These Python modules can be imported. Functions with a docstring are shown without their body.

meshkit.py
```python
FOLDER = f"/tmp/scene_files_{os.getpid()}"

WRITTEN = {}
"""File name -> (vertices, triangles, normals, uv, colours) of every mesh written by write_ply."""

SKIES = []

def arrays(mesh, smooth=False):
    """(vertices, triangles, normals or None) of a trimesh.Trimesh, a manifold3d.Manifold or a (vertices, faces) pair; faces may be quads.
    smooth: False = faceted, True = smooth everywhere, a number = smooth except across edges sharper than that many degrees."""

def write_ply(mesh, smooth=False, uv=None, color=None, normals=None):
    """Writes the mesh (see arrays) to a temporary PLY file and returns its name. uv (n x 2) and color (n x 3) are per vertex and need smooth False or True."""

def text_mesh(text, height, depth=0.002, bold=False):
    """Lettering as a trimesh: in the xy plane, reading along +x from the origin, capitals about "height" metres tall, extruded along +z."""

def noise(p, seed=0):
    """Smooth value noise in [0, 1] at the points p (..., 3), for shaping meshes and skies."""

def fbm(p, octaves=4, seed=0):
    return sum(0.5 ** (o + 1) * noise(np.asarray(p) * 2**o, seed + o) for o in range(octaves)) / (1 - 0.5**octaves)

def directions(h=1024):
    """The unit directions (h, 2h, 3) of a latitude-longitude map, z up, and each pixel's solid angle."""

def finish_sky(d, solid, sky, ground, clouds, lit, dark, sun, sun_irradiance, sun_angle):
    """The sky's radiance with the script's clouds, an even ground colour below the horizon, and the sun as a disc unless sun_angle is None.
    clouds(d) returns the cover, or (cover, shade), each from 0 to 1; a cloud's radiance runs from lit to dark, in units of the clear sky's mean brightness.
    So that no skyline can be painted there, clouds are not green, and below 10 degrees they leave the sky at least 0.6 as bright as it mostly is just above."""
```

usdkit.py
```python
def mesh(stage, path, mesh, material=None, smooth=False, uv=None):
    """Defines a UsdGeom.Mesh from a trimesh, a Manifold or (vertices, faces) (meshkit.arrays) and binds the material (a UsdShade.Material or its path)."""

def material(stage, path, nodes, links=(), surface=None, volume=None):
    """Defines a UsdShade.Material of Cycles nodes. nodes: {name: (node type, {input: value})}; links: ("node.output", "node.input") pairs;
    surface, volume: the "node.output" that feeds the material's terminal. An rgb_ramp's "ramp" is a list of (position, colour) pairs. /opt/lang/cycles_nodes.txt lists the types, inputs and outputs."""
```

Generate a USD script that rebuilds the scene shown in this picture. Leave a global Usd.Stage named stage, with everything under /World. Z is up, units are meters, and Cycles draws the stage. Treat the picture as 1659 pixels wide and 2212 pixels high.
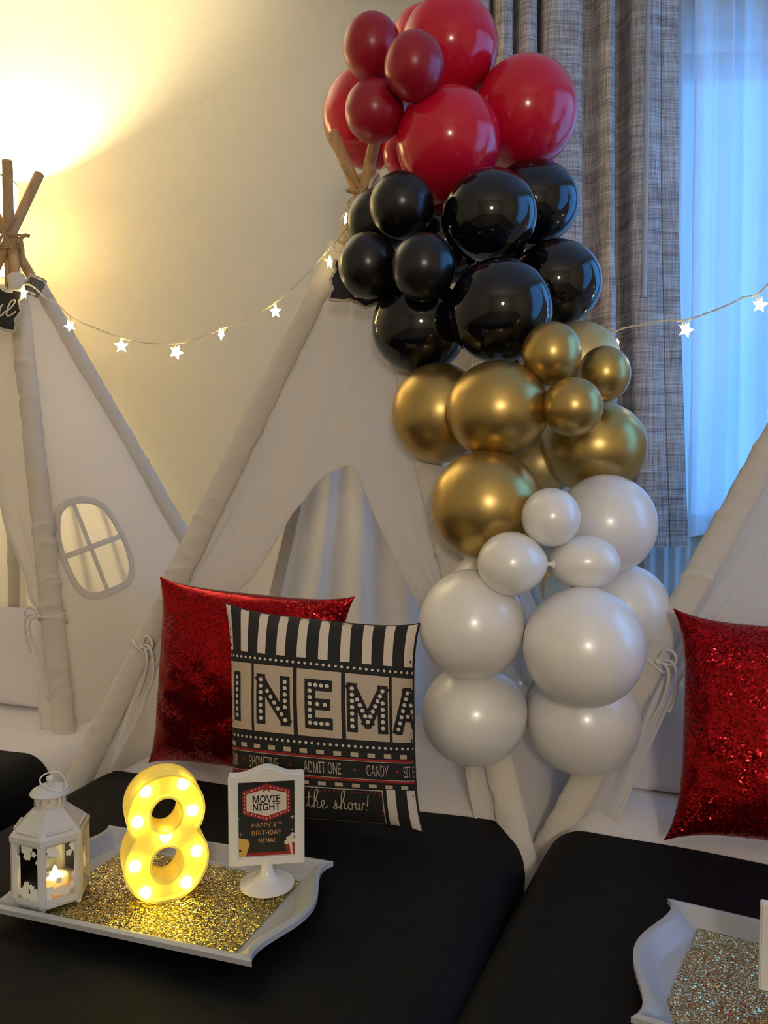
import math, random
import numpy as np, trimesh
from scipy.spatial import Delaunay
from shapely.geometry import Polygon, Point, LineString, box as sbox
from shapely import affinity, contains_xy, union_all, prepare
from shapely.ops import unary_union
import usdkit, meshkit
from pxr import Usd, UsdGeom, UsdLux, UsdShade, Gf, Sdf

random.seed(7)
RNG = np.random.default_rng(7)
stage = Usd.Stage.CreateInMemory()
UsdGeom.SetStageUpAxis(stage, 'Z'); UsdGeom.SetStageMetersPerUnit(stage, 1.0)
UsdGeom.Xform.Define(stage, '/World')
W_, H_, F = 1659, 2212, 1700.0
PITCH, ZC = math.radians(2.2), 0.84

# ------------------------------------------------------------------ camera, sky, lights, exposure
cam = UsdGeom.Camera.Define(stage, '/World/camera')
cam.CreateHorizontalApertureAttr(24.0); cam.CreateFocalLengthAttr(24.0 * F / W_)
cam.CreateClippingRangeAttr(Gf.Vec2f(0.02, 100))
cam.AddTranslateOp().Set(Gf.Vec3d(0, 0, ZC)); cam.AddRotateXOp().Set(90 - math.degrees(PITCH))
EXPOSURE = 0.62
cam.CreateExposureAttr(EXPOSURE)
SKY = UsdLux.DomeLight.Define(stage, '/World/dusk_sky')
SKY.CreateColorAttr(Gf.Vec3f(0.11, 0.40, 1.0)); SKY.CreateIntensityAttr(1.5)
# the room's ceiling lamp behind the photographer (its small mirror image sits in every balloon)
ROOM = UsdLux.SphereLight.Define(stage, '/World/room_lamp')
ROOM.CreateRadiusAttr(0.17); ROOM.CreateColorAttr(Gf.Vec3f(1.0, 0.90, 0.80)); ROOM.CreateIntensityAttr(42)
ROOM.AddTranslateOp().Set(Gf.Vec3d(0.1, -1.9, 1.35))
LAMP_STRENGTH = 1950.0      # bulb of the floor lamp behind the left tent
LED_STRENGTH = 13.0        # bulbs of the lit numeral
STAR_STRENGTH = 14.0

# ------------------------------------------------------------------ helpers
def lin(r, g, b):
    f = lambda c: (c / 12.92 if c <= .04045 else ((c + .055) / 1.055) ** 2.4)
    return tuple(f(c / 255) for c in (r, g, b))

def V(*a): return np.array(a, float)
def unit(v): v = np.asarray(v, float); return v / (np.linalg.norm(v) + 1e-12)

def ray(px, py):
    x = (px - 829.5) / F; y = -(py - 1106) / F
    return V(x, math.cos(PITCH) + y * math.sin(PITCH), -math.sin(PITCH) + y * math.cos(PITCH))
def P(px, py, Y):
    d = ray(px, py); return V(0, 0, ZC) + d * (Y / d[1])
def PZ(px, py, z):
    d = ray(px, py); return V(0, 0, ZC) + d * ((z - ZC) / d[2])
def PP(px, py, o, n):
    d = ray(px, py); t = np.dot(o - V(0, 0, ZC), n) / np.dot(d, n); return V(0, 0, ZC) + d * t
WY0, WS = 3.35, -0.07
WN = unit([-WS, 1, 0]); WO = V(0, WY0, 0); WU = V(WN[1], -WN[0], 0)
def PW(px, py, off=0.0):             # the point of the back wall (moved OFF into the room) that a ray meets
    return PP(px, py, WO - WN * off, WN)

used = {}
def numbered(path):
    k = used.get(path, 0); used[path] = k + 1
    return path if k == 0 else f'{path}_{k:03d}'

def tag(p, label=None, cat=None, group=None, kind=None):
    for k, v in (('label', label), ('category', cat), ('group', group), ('kind', kind)):
        if v: p.SetCustomDataByKey(k, v)
    return p

class Thing:
    def __init__(s, path, loc): s.path, s.loc, s.prim = path, np.asarray(loc, float), stage.GetPrimAtPath(path)

def thing(name, label, cat, loc, group=None, kind=None):
    path = numbered('/World/' + name)
    x = UsdGeom.Xform.Define(stage, path); x.AddTranslateOp().Set(Gf.Vec3d(*map(float, loc)))
    tag(x.GetPrim(), label, cat, group, kind)
    return Thing(path, loc)

def arr(m):
    if isinstance(m, tuple): return np.asarray(m[0], float), np.asarray(m[1], int)
    if hasattr(m, 'to_mesh'):
        q = m.to_mesh(); return np.asarray(q.vert_properties[:, :3], float), np.asarray(q.tri_verts, int)
    return np.asarray(m.vertices, float), np.asarray(m.faces, int)

def obj(name, m, mat, parent=None, smooth=35, label=None, kind=None, cat=None, group=None):
    """one Mesh prim from world-space geometry; under parent its points are relative to the parent's base."""
    v, f = arr(m)
    loc = V(0, 0, 0)
    if parent is not None: loc = parent.loc
    path = numbered((parent.path if parent else '/World') + '/' + name)
    g = usdkit.mesh(stage, path, (v - loc, f), mat, smooth=smooth)
    tag(g.GetPrim(), label, cat, group, kind)
    return Thing(path, loc)

def join(*ms):
    vs, fs, n = [], [], 0
    for m in ms:
        if isinstance(m, list): m = join(*m)
        v, f = arr(m)
        if f.shape[1] == 4: f = np.vstack([f[:, [0, 1, 2]], f[:, [0, 2, 3]]])
        vs.append(v); fs.append(f + n); n += len(v)
    return np.vstack(vs), np.vstack(fs)

def grid_faces(n, m, wrap_m=False):
    i, j = np.meshgrid(np.arange(n - 1), np.arange(m if wrap_m else m - 1), indexing='ij')
    a = i * m + j; b = i * m + (j + 1) % m; c = (i + 1) * m + (j + 1) % m; d = (i + 1) * m + j
    return np.vstack([np.stack([a, b, c], -1).reshape(-1, 3), np.stack([a, c, d], -1).reshape(-1, 3)])

def tube(pts, r, sides=10, cap=True, closed=False):
    p = np.asarray(pts, float); n = len(p); r = np.broadcast_to(np.asarray(r, float), (n,))
    t = np.roll(p, -1, 0) - np.roll(p, 1, 0) if closed else np.gradient(p, axis=0)
    t /= np.linalg.norm(t, axis=1, keepdims=True) + 1e-12
    a = np.zeros_like(p); q = np.cross(t[0], [0, 0, 1.0]); 
    if np.linalg.norm(q) < .1: q = np.cross(t[0], [1.0, 0, 0])
    a[0] = unit(q)
    for k in range(1, n):
        w = a[k - 1] - t[k] * np.dot(a[k - 1], t[k]); a[k] = unit(w)
    b = np.cross(t, a); ang = np.arange(sides) * 2 * np.pi / sides
    v = p[:, None] + r[:, None, None] * (np.cos(ang)[None, :, None] * a[:, None] + np.sin(ang)[None, :, None] * b[:, None])
    v = v.reshape(-1, 3); f = grid_faces(n, sides, True)
    if closed:
        k = np.arange(sides); o = (n - 1) * sides
        f = np.vstack([f, np.stack([o + k, o + (k + 1) % sides, (k + 1) % sides], 1), np.stack([o + k, (k + 1) % sides, k], 1)])
    elif cap:
        c = len(v); v = np.vstack([v, p[0], p[-1]]); k = np.arange(sides); o = (n - 1) * sides
        f = np.vstack([f, np.stack([(k + 1) % sides, k, np.full(sides, c)], 1), np.stack([o + k, o + (k + 1) % sides, np.full(sides, c + 1)], 1)])
    return v, f

def spline(pts, n=40):
    from scipy.interpolate import CubicSpline
    p = np.asarray(pts, float); d = np.r_[0, np.cumsum(np.linalg.norm(np.diff(p, axis=0), axis=1) ** .5)]
    return CubicSpline(d, p)(np.linspace(0, d[-1], n))

def lathe(prof, c, sides=40, axis=V(0, 0, 1)):
    """profile of (radius, height) turned about an axis through c; open ends are closed when the radius is 0."""
    z = unit(axis); x = unit(np.cross([0, 1.0, 0.001], z)); y = np.cross(z, x)
    ang = np.arange(sides) * 2 * np.pi / sides
    v = np.array([[np.asarray(c) + r * (math.cos(t) * x + math.sin(t) * y) + h * z for t in ang] for r, h in prof]).reshape(-1, 3)
    return v, grid_faces(len(prof), sides, True)

def cuboid(lo, hi): return trimesh.creation.box(bounds=[lo, hi])
def rbox(size, r, M=None):
    """rounded box by the hull of spheres, centred, optional 4x4."""
    import manifold3d as mf
    s = np.asarray(size, float) / 2 - r; sp = mf.Manifold.sphere(r, 12)
    m = mf.Manifold.batch_hull([sp.translate([s[0] * a, s[1] * b, s[2] * c]) for a in (-1, 1) for b in (-1, 1) for c in (-1, 1)])
    v, f = arr(m)
    if M is not None: v = v @ M[:3, :3].T + M[:3, 3]
    return v, f

def frame4(o, x, y, z):
    M = np.eye(4); M[:3, 0], M[:3, 1], M[:3, 2], M[:3, 3] = x, y, z, o; return M
def xf(m, M):
    v, f = arr(m); return v @ M[:3, :3].T + M[:3, 3], f

def geoms(p): return [g for g in getattr(p, 'geoms', [p]) if isinstance(g, Polygon) and g.area > 1e-9]

def sheet(poly, h):
    """2D polygon -> (points, faces) with inner points every h, so that it can be bent."""
    V2, F2, n = [], [], 0
    for g in geoms(poly):
        pts = []
        for ring in [g.exterior, *g.interiors]:
            L = ring.length; seg = np.asarray(ring.coords)
            for a, b in zip(seg[:-1], seg[1:]):
                k = max(1, int(math.ceil(np.linalg.norm(b - a) / h)))
                pts += [a + (b - a) * i / k for i in range(k)]
        pts = np.array(pts)
        x0, y0, x1, y1 = g.bounds; inner = g.buffer(-h * .45)
        xs, ys = np.meshgrid(np.arange(x0 + h / 2, x1, h), np.arange(y0 + h / 2, y1, h * .87)); xs = xs + (np.arange(xs.shape[0]) % 2)[:, None] * h / 2
        xs, ys = xs.ravel(), ys.ravel()
        if not inner.is_empty and len(xs):
            ok = contains_xy(inner, xs, ys); pts = np.vstack([pts, np.stack([xs[ok], ys[ok]], 1)])
        if len(pts) < 3: continue
        t = Delaunay(pts).simplices; c = pts[t].mean(1)
        t = t[contains_xy(g.buffer(1e-7), c[:, 0], c[:, 1])]
        a, b, c = pts[t[:, 0]], pts[t[:, 1]], pts[t[:, 2]]
        ar = (b[:, 0] - a[:, 0]) * (c[:, 1] - a[:, 1]) - (b[:, 1] - a[:, 1]) * (c[:, 0] - a[:, 0])
        t = np.where((ar < 0)[:, None], t[:, ::-1], t)[np.abs(ar) > 1e-12]
        V2.append(pts); F2.append(t + n); n += len(pts)
    return np.vstack(V2), np.vstack(F2)

def extrude(poly, h):
    return join(*[trimesh.creation.extrude_polygon(g, h, engine='earcut') for g in geoms(poly)])

def ellipse(cx, cy, rx, ry, n=32): return affinity.scale(Point(0, 0).buffer(1, n // 4), rx, ry).__class__([(cx + rx * math.cos(t), cy + ry * math.sin(t)) for t in np.linspace(0, 2 * np.pi, n, endpoint=False)])

def text2(text, height, cx, cy, sx=1.0, bold=False):
    """lettering as a flat mesh (v2 with z in 0..1, faces), centred on cx, cy."""
    m = meshkit.text_mesh(text, height, 1.0, bold)
    v = np.array(m.vertices); v[:, 0] *= sx
    v[:, 0] += cx - (v[:, 0].min() + v[:, 0].max()) / 2; v[:, 1] += cy - height / 2
    return v, np.array(m.faces)

def star2(cx, cy, R, r=None, rot=90, n=5):
    r = r or R * .45
    return Polygon([(cx + (R if k % 2 == 0 else r) * math.cos(math.radians(rot + k * 180 / n)), cy + (R if k % 2 == 0 else r) * math.sin(math.radians(rot + k * 180 / n))) for k in range(2 * n)])

nz = lambda p, s=1.0, seed=0, o=3: meshkit.fbm(np.asarray(p) * s, o, seed) - .5

# ------------------------------------------------------------------ materials
LK = '/World/Looks/'
def mat(name, **k):
    return usdkit.material(stage, LK + name, {'p': ('principled_bsdf', k)}, surface='p.BSDF')

def cloth(name, col, trans=.3, bump=.15, scale=900, rough=.9, tcol=None):
    return usdkit.material(stage, LK + name, {
        'g': ('geometry', {}), 'n': ('noise_texture', {'scale': float(scale), 'detail': 2.0}), 'w': ('noise_texture', {'scale': 14.0, 'detail': 3.0}),
        'ad': ('mix_float', {'fac': .5, 'use_clamp': False}),
        'b': ('bump', {'strength': bump, 'distance': .002}),
        'd': ('diffuse_bsdf', {'color': col, 'roughness': .6}), 't': ('translucent_bsdf', {'color': tcol or col}), 'm': ('mix_closure', {'fac': trans})},
        [('g.position', 'n.vector'), ('g.position', 'w.vector'), ('n.fac', 'ad.a'), ('w.fac', 'ad.b'), ('ad.result', 'b.height'), ('b.normal', 'd.normal'), ('b.normal', 't.normal'), ('d.BSDF', 'm.closure1'), ('t.BSDF', 'm.closure2')], surface='m.closure')

def emit(name, col, s):
    return usdkit.material(stage, LK + name, {'e': ('emission', {'color': col, 'strength': float(s)})}, surface='e.emission')

def flakes(name, base, scale, jitter, rough, metallic=1.0, mask=None, dark=None):
    """small mirror flakes: a random normal and tone for every cell."""
    nodes = {'g': ('geometry', {}), 'v': ('voronoi_texture', {'scale': float(scale)}),
             's': ('vector_math', {'math_type': 'subtract', 'vector2': (.5, .5, .5)}), 'k': ('vector_math', {'math_type': 'scale', 'scale': float(jitter)}),
             'a': ('vector_math', {'math_type': 'add'}), 'nn': ('vector_math', {'math_type': 'normalize'}),
             'sx': ('separate_xyz', {}), 'r': ('rgb_ramp', {'ramp': [(0, dark or tuple(c * .35 for c in base)), (.45, base), (1, tuple(min(1, c * 1.5) for c in base))]}),
             'p': ('principled_bsdf', {'metallic': metallic, 'roughness': rough})}
    links = [('g.position', 'v.vector'), ('v.color', 's.vector1'), ('s.vector', 'k.vector1'), ('g.normal', 'a.vector1'), ('a.vector', 'nn.vector1'), ('nn.vector', 'p.normal'),
             ('v.color', 'sx.vector'), ('sx.x', 'r.fac'), ('r.color', 'p.base_color'), ('k.vector', 'a.vector2')]
    if mask:
        nodes |= {'mn': ('noise_texture', {'scale': mask[0], 'detail': 5.0, 'roughness': .65}), 'mr': ('map_range', {'from_min': mask[1], 'from_max': mask[2], 'to_min': mask[3], 'to_max': float(jitter), 'clamp': True})}
        links += [('g.position', 'mn.vector'), ('mn.fac', 'mr.value'), ('mr.result', 'k.scale')]
    return usdkit.material(stage, LK + name, nodes, links, surface='p.BSDF')

def paint(name, col, bump, scale):
    return usdkit.material(stage, LK + name, {'g': ('geometry', {}), 'n': ('noise_texture', {'scale': float(scale), 'detail': 4.0, 'roughness': .55}), 'b': ('bump', {'strength': bump, 'distance': .004}),
        'p': ('principled_bsdf', {'base_color': col, 'roughness': .7, 'specular_ior_level': .25})},
        [('g.position', 'n.vector'), ('n.fac', 'b.height'), ('b.normal', 'p.normal')], surface='p.BSDF')

M_WALL = paint('wall_paint', lin(220, 211, 184), .35, 110)
M_CEIL = paint('ceiling_paint', lin(238, 236, 230), .2, 90)
M_CARPET = paint('carpet', lin(120, 108, 98), .8, 400)
M_TRIM = mat('white_trim', base_color=lin(230, 228, 222), roughness=.4)
M_TENT = cloth('tent_cotton', lin(246, 241, 233), .5, .25)
M_TENTIN = cloth('tent_binding', lin(236, 229, 216), .25, .35)
M_SHEET = cloth('bed_sheet_cotton', lin(236, 230, 228), .04, .3)
M_BLANKET = usdkit.material(stage, LK + 'black_fleece', {'g': ('geometry', {}), 'n': ('noise_texture', {'scale': 9.0, 'detail': 4.0}), 'f': ('noise_texture', {'scale': 700.0, 'detail': 1.0}),
    'ad': ('mix_float', {'fac': .12, 'use_clamp': False}), 'b': ('bump', {'strength': .5, 'distance': .012}),
    'p': ('principled_bsdf', {'base_color': (.0016, .0018, .0022), 'roughness': .65, 'specular_ior_level': .16, 'sheen_weight': .0, 'sheen_roughness': .4})},
    [('g.position', 'n.vector'), ('g.position', 'f.vector'), ('n.fac', 'ad.a'), ('f.fac', 'ad.b'), ('ad.result', 'b.height'), ('b.normal', 'p.normal')], surface='p.BSDF')
M_WOOD = usdkit.material(stage, LK + 'pine_pole', {'t': ('texture_coordinate', {}), 'm': ('mapping', {'scale': (60., 60., 3.)}), 'n': ('noise_texture', {'scale': 1.0, 'detail': 3.0}),
    'r': ('rgb_ramp', {'ramp': [(.3, lin(184, 146, 96)), (.7, lin(210, 174, 124))]}), 'p': ('principled_bsdf', {'roughness': .55})},
    [('t.object', 'm.vector'), ('m.vector', 'n.vector'), ('n.fac', 'r.fac'), ('r.color', 'p.base_color')], surface='p.BSDF')
M_TWINE = mat('jute_twine', base_color=lin(178, 150, 108), roughness=.9)
M_CORD = mat('cotton_cord', base_color=lin(226, 218, 204), roughness=.9)
M_WIRE = mat('clear_wire', base_color=lin(226, 214, 186), roughness=.4)
M_STAR = emit('star_light', (1.0, .80, .36), STAR_STRENGTH)
M_SOCKET = mat('clear_plastic', base_color=lin(240, 232, 200), roughness=.25, transmission_weight=.6)
M_LED = emit('numeral_led', (1.0, .84, .20), LED_STRENGTH)
M_FLAME = emit('tealight_flame', (1.0, .74, .34), 22.0)
M_8 = cloth('numeral_plastic', lin(252, 240, 140), .34, .02)
M_WHITEPL = mat('white_plastic', base_color=lin(222, 220, 214), roughness=.22)
M_TRAY = mat('grey_white_plastic', base_color=lin(172, 173, 175), roughness=.38)
M_WAX = mat('tealight_wax', base_color=lin(245, 236, 205), roughness=.4, subsurface_weight=.5, subsurface_scale=.02)
M_METAL = mat('white_enamel', base_color=lin(208, 206, 200), roughness=.38)
M_PANE = usdkit.material(stage, LK + 'lantern_glass', {'t': ('transparent_bsdf', {'color': (.95, .96, .94)}), 'g': ('glossy_bsdf', {'color': (1., 1., 1.), 'roughness': .03}), 'fr': ('fresnel', {'IOR': 1.5}), 'm': ('mix_closure', {})},
    [('fr.fac', 'm.fac'), ('t.BSDF', 'm.closure1'), ('g.BSDF', 'm.closure2')], surface='m.closure')
M_FROST = mat('frosted_print', base_color=lin(232, 230, 216), roughness=.6)
M_GLITTER = flakes('gold_glitter', lin(204, 186, 118), 640, 1.2, .16)
M_GLITTER2 = flakes('pale_gold_glitter', lin(210, 196, 146), 640, 1.2, .16)
M_SEQUIN = flakes('red_sequins', lin(156, 12, 20), 330, .85, .2, .85, (11., .46, .60, .07))
M_SIGN = mat('chalkboard', base_color=(.008, .008, .009), roughness=.6)
M_SIGNEDGE = mat('pale_wood_edge', base_color=lin(196, 182, 160), roughness=.6)
M_RED1 = mat('red_latex', base_color=(.62, .007, .032), roughness=.16, specular_ior_level=.5)
M_RED2 = mat('dark_red_latex', base_color=(.34, .005, .02), roughness=.30)
M_BLK1 = mat('black_latex', base_color=(.004, .004, .006), roughness=.07, specular_ior_level=.55)
M_BLK2 = mat('matt_black_latex', base_color=(.005, .005, .006), roughness=.27)
M_GOLD = mat('chrome_gold_latex', base_color=lin(190, 162, 98), roughness=.33, metallic=.92)
M_GOLD2 = mat('pale_gold_latex', base_color=lin(204, 180, 120), roughness=.42, metallic=.55)
M_PEARL = mat('pearl_white_latex', base_color=lin(242, 239, 234), roughness=.30, metallic=.08, coat_weight=.25, coat_roughness=.12)
M_BLKINK = mat('black_print', base_color=(.010, .010, .011), roughness=.8)
M_CREAM = mat('cream_print', base_color=lin(214, 200, 184), roughness=.85)
M_CREAM2 = mat('tan_print', base_color=lin(190, 172, 150), roughness=.85)
M_REDINK = mat('red_print', base_color=lin(150, 34, 26), roughness=.8)
M_GOLDINK = mat('peach_print', base_color=lin(214, 160, 120), roughness=.7)
M_YELLOW = mat('yellow_print', base_color=lin(214, 168, 74), roughness=.7)
M_CARD = mat('poster_black', base_color=(.012, .012, .013), roughness=.45)
M_SHADE = cloth('lamp_shade_linen', lin(246, 238, 220), .55, .1)
M_BULB = emit('lamp_bulb', (1.0, .86, .56), LAMP_STRENGTH)
M_BRASS = mat('brushed_steel', base_color=lin(150, 140, 124), roughness=.35, metallic=1.0)

def curtain_mat():
    nodes = {'t': ('geometry', {}), 'm1': ('mapping', {'scale': (9., 9., 260.)}), 'm2': ('mapping', {'scale': (260., 260., 8.)}), 'm3': ('mapping', {'scale': (4., 4., 30.)}),
        'n1': ('noise_texture', {'scale': 1.0, 'detail': 3.0, 'roughness': .6}), 'n2': ('noise_texture', {'scale': 1.0, 'detail': 3.0, 'roughness': .6}), 'n3': ('noise_texture', {'scale': 1.0, 'detail': 2.0}),
        'a': ('math', {'math_type': 'add'}), 'a2': ('math', {'math_type': 'multiply_add', 'value2': .5}),
        'r': ('rgb_ramp', {'ramp': [(.50, lin(96, 86, 82)), (.72, lin(176, 164, 154)), (.92, lin(226, 217, 206))]}),
        'b': ('bump', {'strength': .3, 'distance': .002}), 'd': ('diffuse_bsdf', {}), 'tr': ('translucent_bsdf', {'color': lin(120, 106, 96)}), 'mx': ('mix_closure', {'fac': .06})}
    links = [('t.position', 'm1.vector'), ('t.position', 'm2.vector'), ('t.position', 'm3.vector'), ('m1.vector', 'n1.vector'), ('m2.vector', 'n2.vector'), ('m3.vector', 'n3.vector'),
        ('n1.fac', 'a.value1'), ('n2.fac', 'a.value2'), ('n3.fac', 'a2.value1'), ('a.value', 'a2.value3'), ('sc.value', 'r.fac'), ('r.color', 'd.color'), ('a.value', 'b.height'), ('b.normal', 'd.normal'), ('d.BSDF', 'mx.closure1'), ('tr.BSDF', 'mx.closure2')]
    nodes['sc'] = ('math', {'math_type': 'multiply', 'value2': .6}); links.append(('a2.value', 'sc.value1'))
    return usdkit.material(stage, LK + 'woven_curtain', nodes, links, surface='mx.closure')
M_CURT = curtain_mat()
def voile(name, tr, clear):
    return usdkit.material(stage, LK + name, {'d': ('diffuse_bsdf', {'color': (.80, .84, .88)}), 't': ('translucent_bsdf', {'color': (.88, .92, .96)}), 'c': ('transparent_bsdf', {'color': (1., 1., 1.)}),
        'm': ('mix_closure', {'fac': tr}), 'm2': ('mix_closure', {'fac': clear})},
        [('d.BSDF', 'm.closure1'), ('t.BSDF', 'm.closure2'), ('m.closure', 'm2.closure1'), ('c.BSDF', 'm2.closure2')], surface='m2.closure')
M_SHEER = voile('sheer_voile', .21, .04)
M_SHEER2 = voile('fine_sheer_voile', .8, .15)
M_WPANE = usdkit.material(stage, LK + 'window_glass', {'t': ('transparent_bsdf', {'color': (.97, .98, .98)}), 'g': ('glossy_bsdf', {'color': (1., 1., 1.), 'roughness': .01}), 'fr': ('fresnel', {'IOR': 1.45}), 'm': ('mix_closure', {})},
    [('fr.fac', 'm.fac'), ('t.BSDF', 'm.closure1'), ('g.BSDF', 'm.closure2')], surface='m.closure')

# ------------------------------------------------------------------ the room
XL, XR, YB, ZT = -2.7, 2.35, -3.2, 2.95
def wall_pt(x, z, off=0.0): return WO + WU * (x / WU[0]) + V(0, 0, z) - WN * off
# back wall with the window opening, in wall coordinates (u along the wall, z up)
ow = PW(1470, 1138); win_u0, win_z0 = np.dot(PW(1448, 800) - WO, WU), ow[2]
win_u1, win_z1 = min(win_u0 + 1.9, 2.2), 2.72
wall_poly = sbox(XL - .2, 0, XR + .2, ZT).difference(sbox(win_u0, win_z0, win_u1, win_z1))
MW = frame4(WO, WU, V(0, 0, 1), -WN)        # x along the wall, y up, z into the room
wm = xf(extrude(wall_poly, .14), MW @ trimesh.transformations.translation_matrix([0, 0, -.14]))
obj('wall_back', wm, M_WALL, kind='structure', smooth=False)
obj('floor', cuboid([XL - .2, YB - .2, -.1], [XR + .2, WY0 + .6, 0]), M_CARPET, kind='structure', smooth=False)
obj('ceiling', cuboid([XL - .2, YB - .2, ZT], [XR + .2, WY0 + .6, ZT + .1]), M_CEIL, kind='structure', smooth=False)
obj('wall_left', cuboid([XL - .12, YB - .1, 0], [XL, WY0 + .5, ZT]), M_WALL, kind='structure', smooth=False)
MR = frame4(V(XR, 0, 0), V(0, 1, 0), V(0, 0, 1), V(1, 0, 0))      # along the right wall, up, outwards
r0, r1, q0, q1 = .55, 2.95, .55, 2.7
obj('wall_right', xf(extrude(sbox(YB - .1, 0, WY0 + .3, ZT).difference(sbox(r0, q0, r1, q1)), .12), MR), M_WALL, kind='structure', smooth=False)
w2t = thing('window_2', 'wide white framed window in the right wall seen mirrored in the balloons', 'window', V(XR, 1.8, q0), kind='structure')
rb = lambda a, b, c, d, e=.05, g=.1: xf(trimesh.creation.box(bounds=[[a, c, e], [b, d, g]]), MR)
obj('frame', join(rb(r0, r0 + .05, q0, q1), rb(r1 - .05, r1, q0, q1), rb(r0, r1, q0, q0 + .05), rb(r0, r1, q1 - .05, q1)), M_TRIM, w2t, smooth=False)
obj('mullion', rb(1.72, 1.78, q0 + .05, q1 - .05), M_TRIM, w2t, smooth=False)
for a, b in ((r0 + .05, 1.72), (1.78, r1 - .05)): obj('pane', rb(a, b, q0 + .05, q1 - .05, .073, .077), M_WPANE, w2t, smooth=False)
obj('wall_front', cuboid([XL - .1, YB - .12, 0], [XR + .1, YB, ZT]), M_WALL, kind='structure', smooth=False)
bb = xf(trimesh.creation.box(bounds=[[XL, 0, 0], [XR, .09, .014]]), MW)
obj('baseboard_back', bb, M_TRIM, kind='structure', smooth=False)
# window: frame, mullion, transom and panes in the opening
wt = thing('window_1', 'white framed window behind the sheer curtain', 'window', wall_pt(1.5, win_z0), kind='structure')
def wbar(u0, z0, u1, z1, d0=-.10, d1=-.05): return xf(trimesh.creation.box(bounds=[[u0, z0, d0], [u1, z1, d1]]), MW)
t_ = .05
obj('frame', join(wbar(win_u0, win_z0, win_u0 + t_, win_z1), wbar(win_u1 - t_, win_z0, win_u1, win_z1), wbar(win_u0, win_z0, win_u1, win_z0 + t_), wbar(win_u0, win_z1 - t_, win_u1, win_z1)), M_TRIM, wt, smooth=False)
zt0 = PW(1560, 128)[2]
obj('transom', wbar(win_u0 + t_, zt0 - .045, win_u1 - t_, zt0 + .055), M_TRIM, wt, smooth=False)
um = (win_u0 + win_u1) / 2 + .1
obj('mullion', wbar(um - .03, win_z0 + t_, um + .03, zt0 - .045), M_TRIM, wt, smooth=False)
obj('sill', wbar(win_u0 - .03, win_z0 - .03, win_u1 + .03, win_z0, -.14, .03), M_TRIM, wt, smooth=False)
for a, b, c, d in ((win_u0 + t_, um - .03, win_z0 + t_, zt0 - .045), (um + .03, win_u1 - t_, win_z0 + t_, zt0 - .045), (win_u0 + t_, win_u1 - t_, zt0 + .055, win_z1 - t_)):
    obj('pane', wbar(a, c, b, d, -.078, -.074), M_WPANE, wt, smooth=False)

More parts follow.
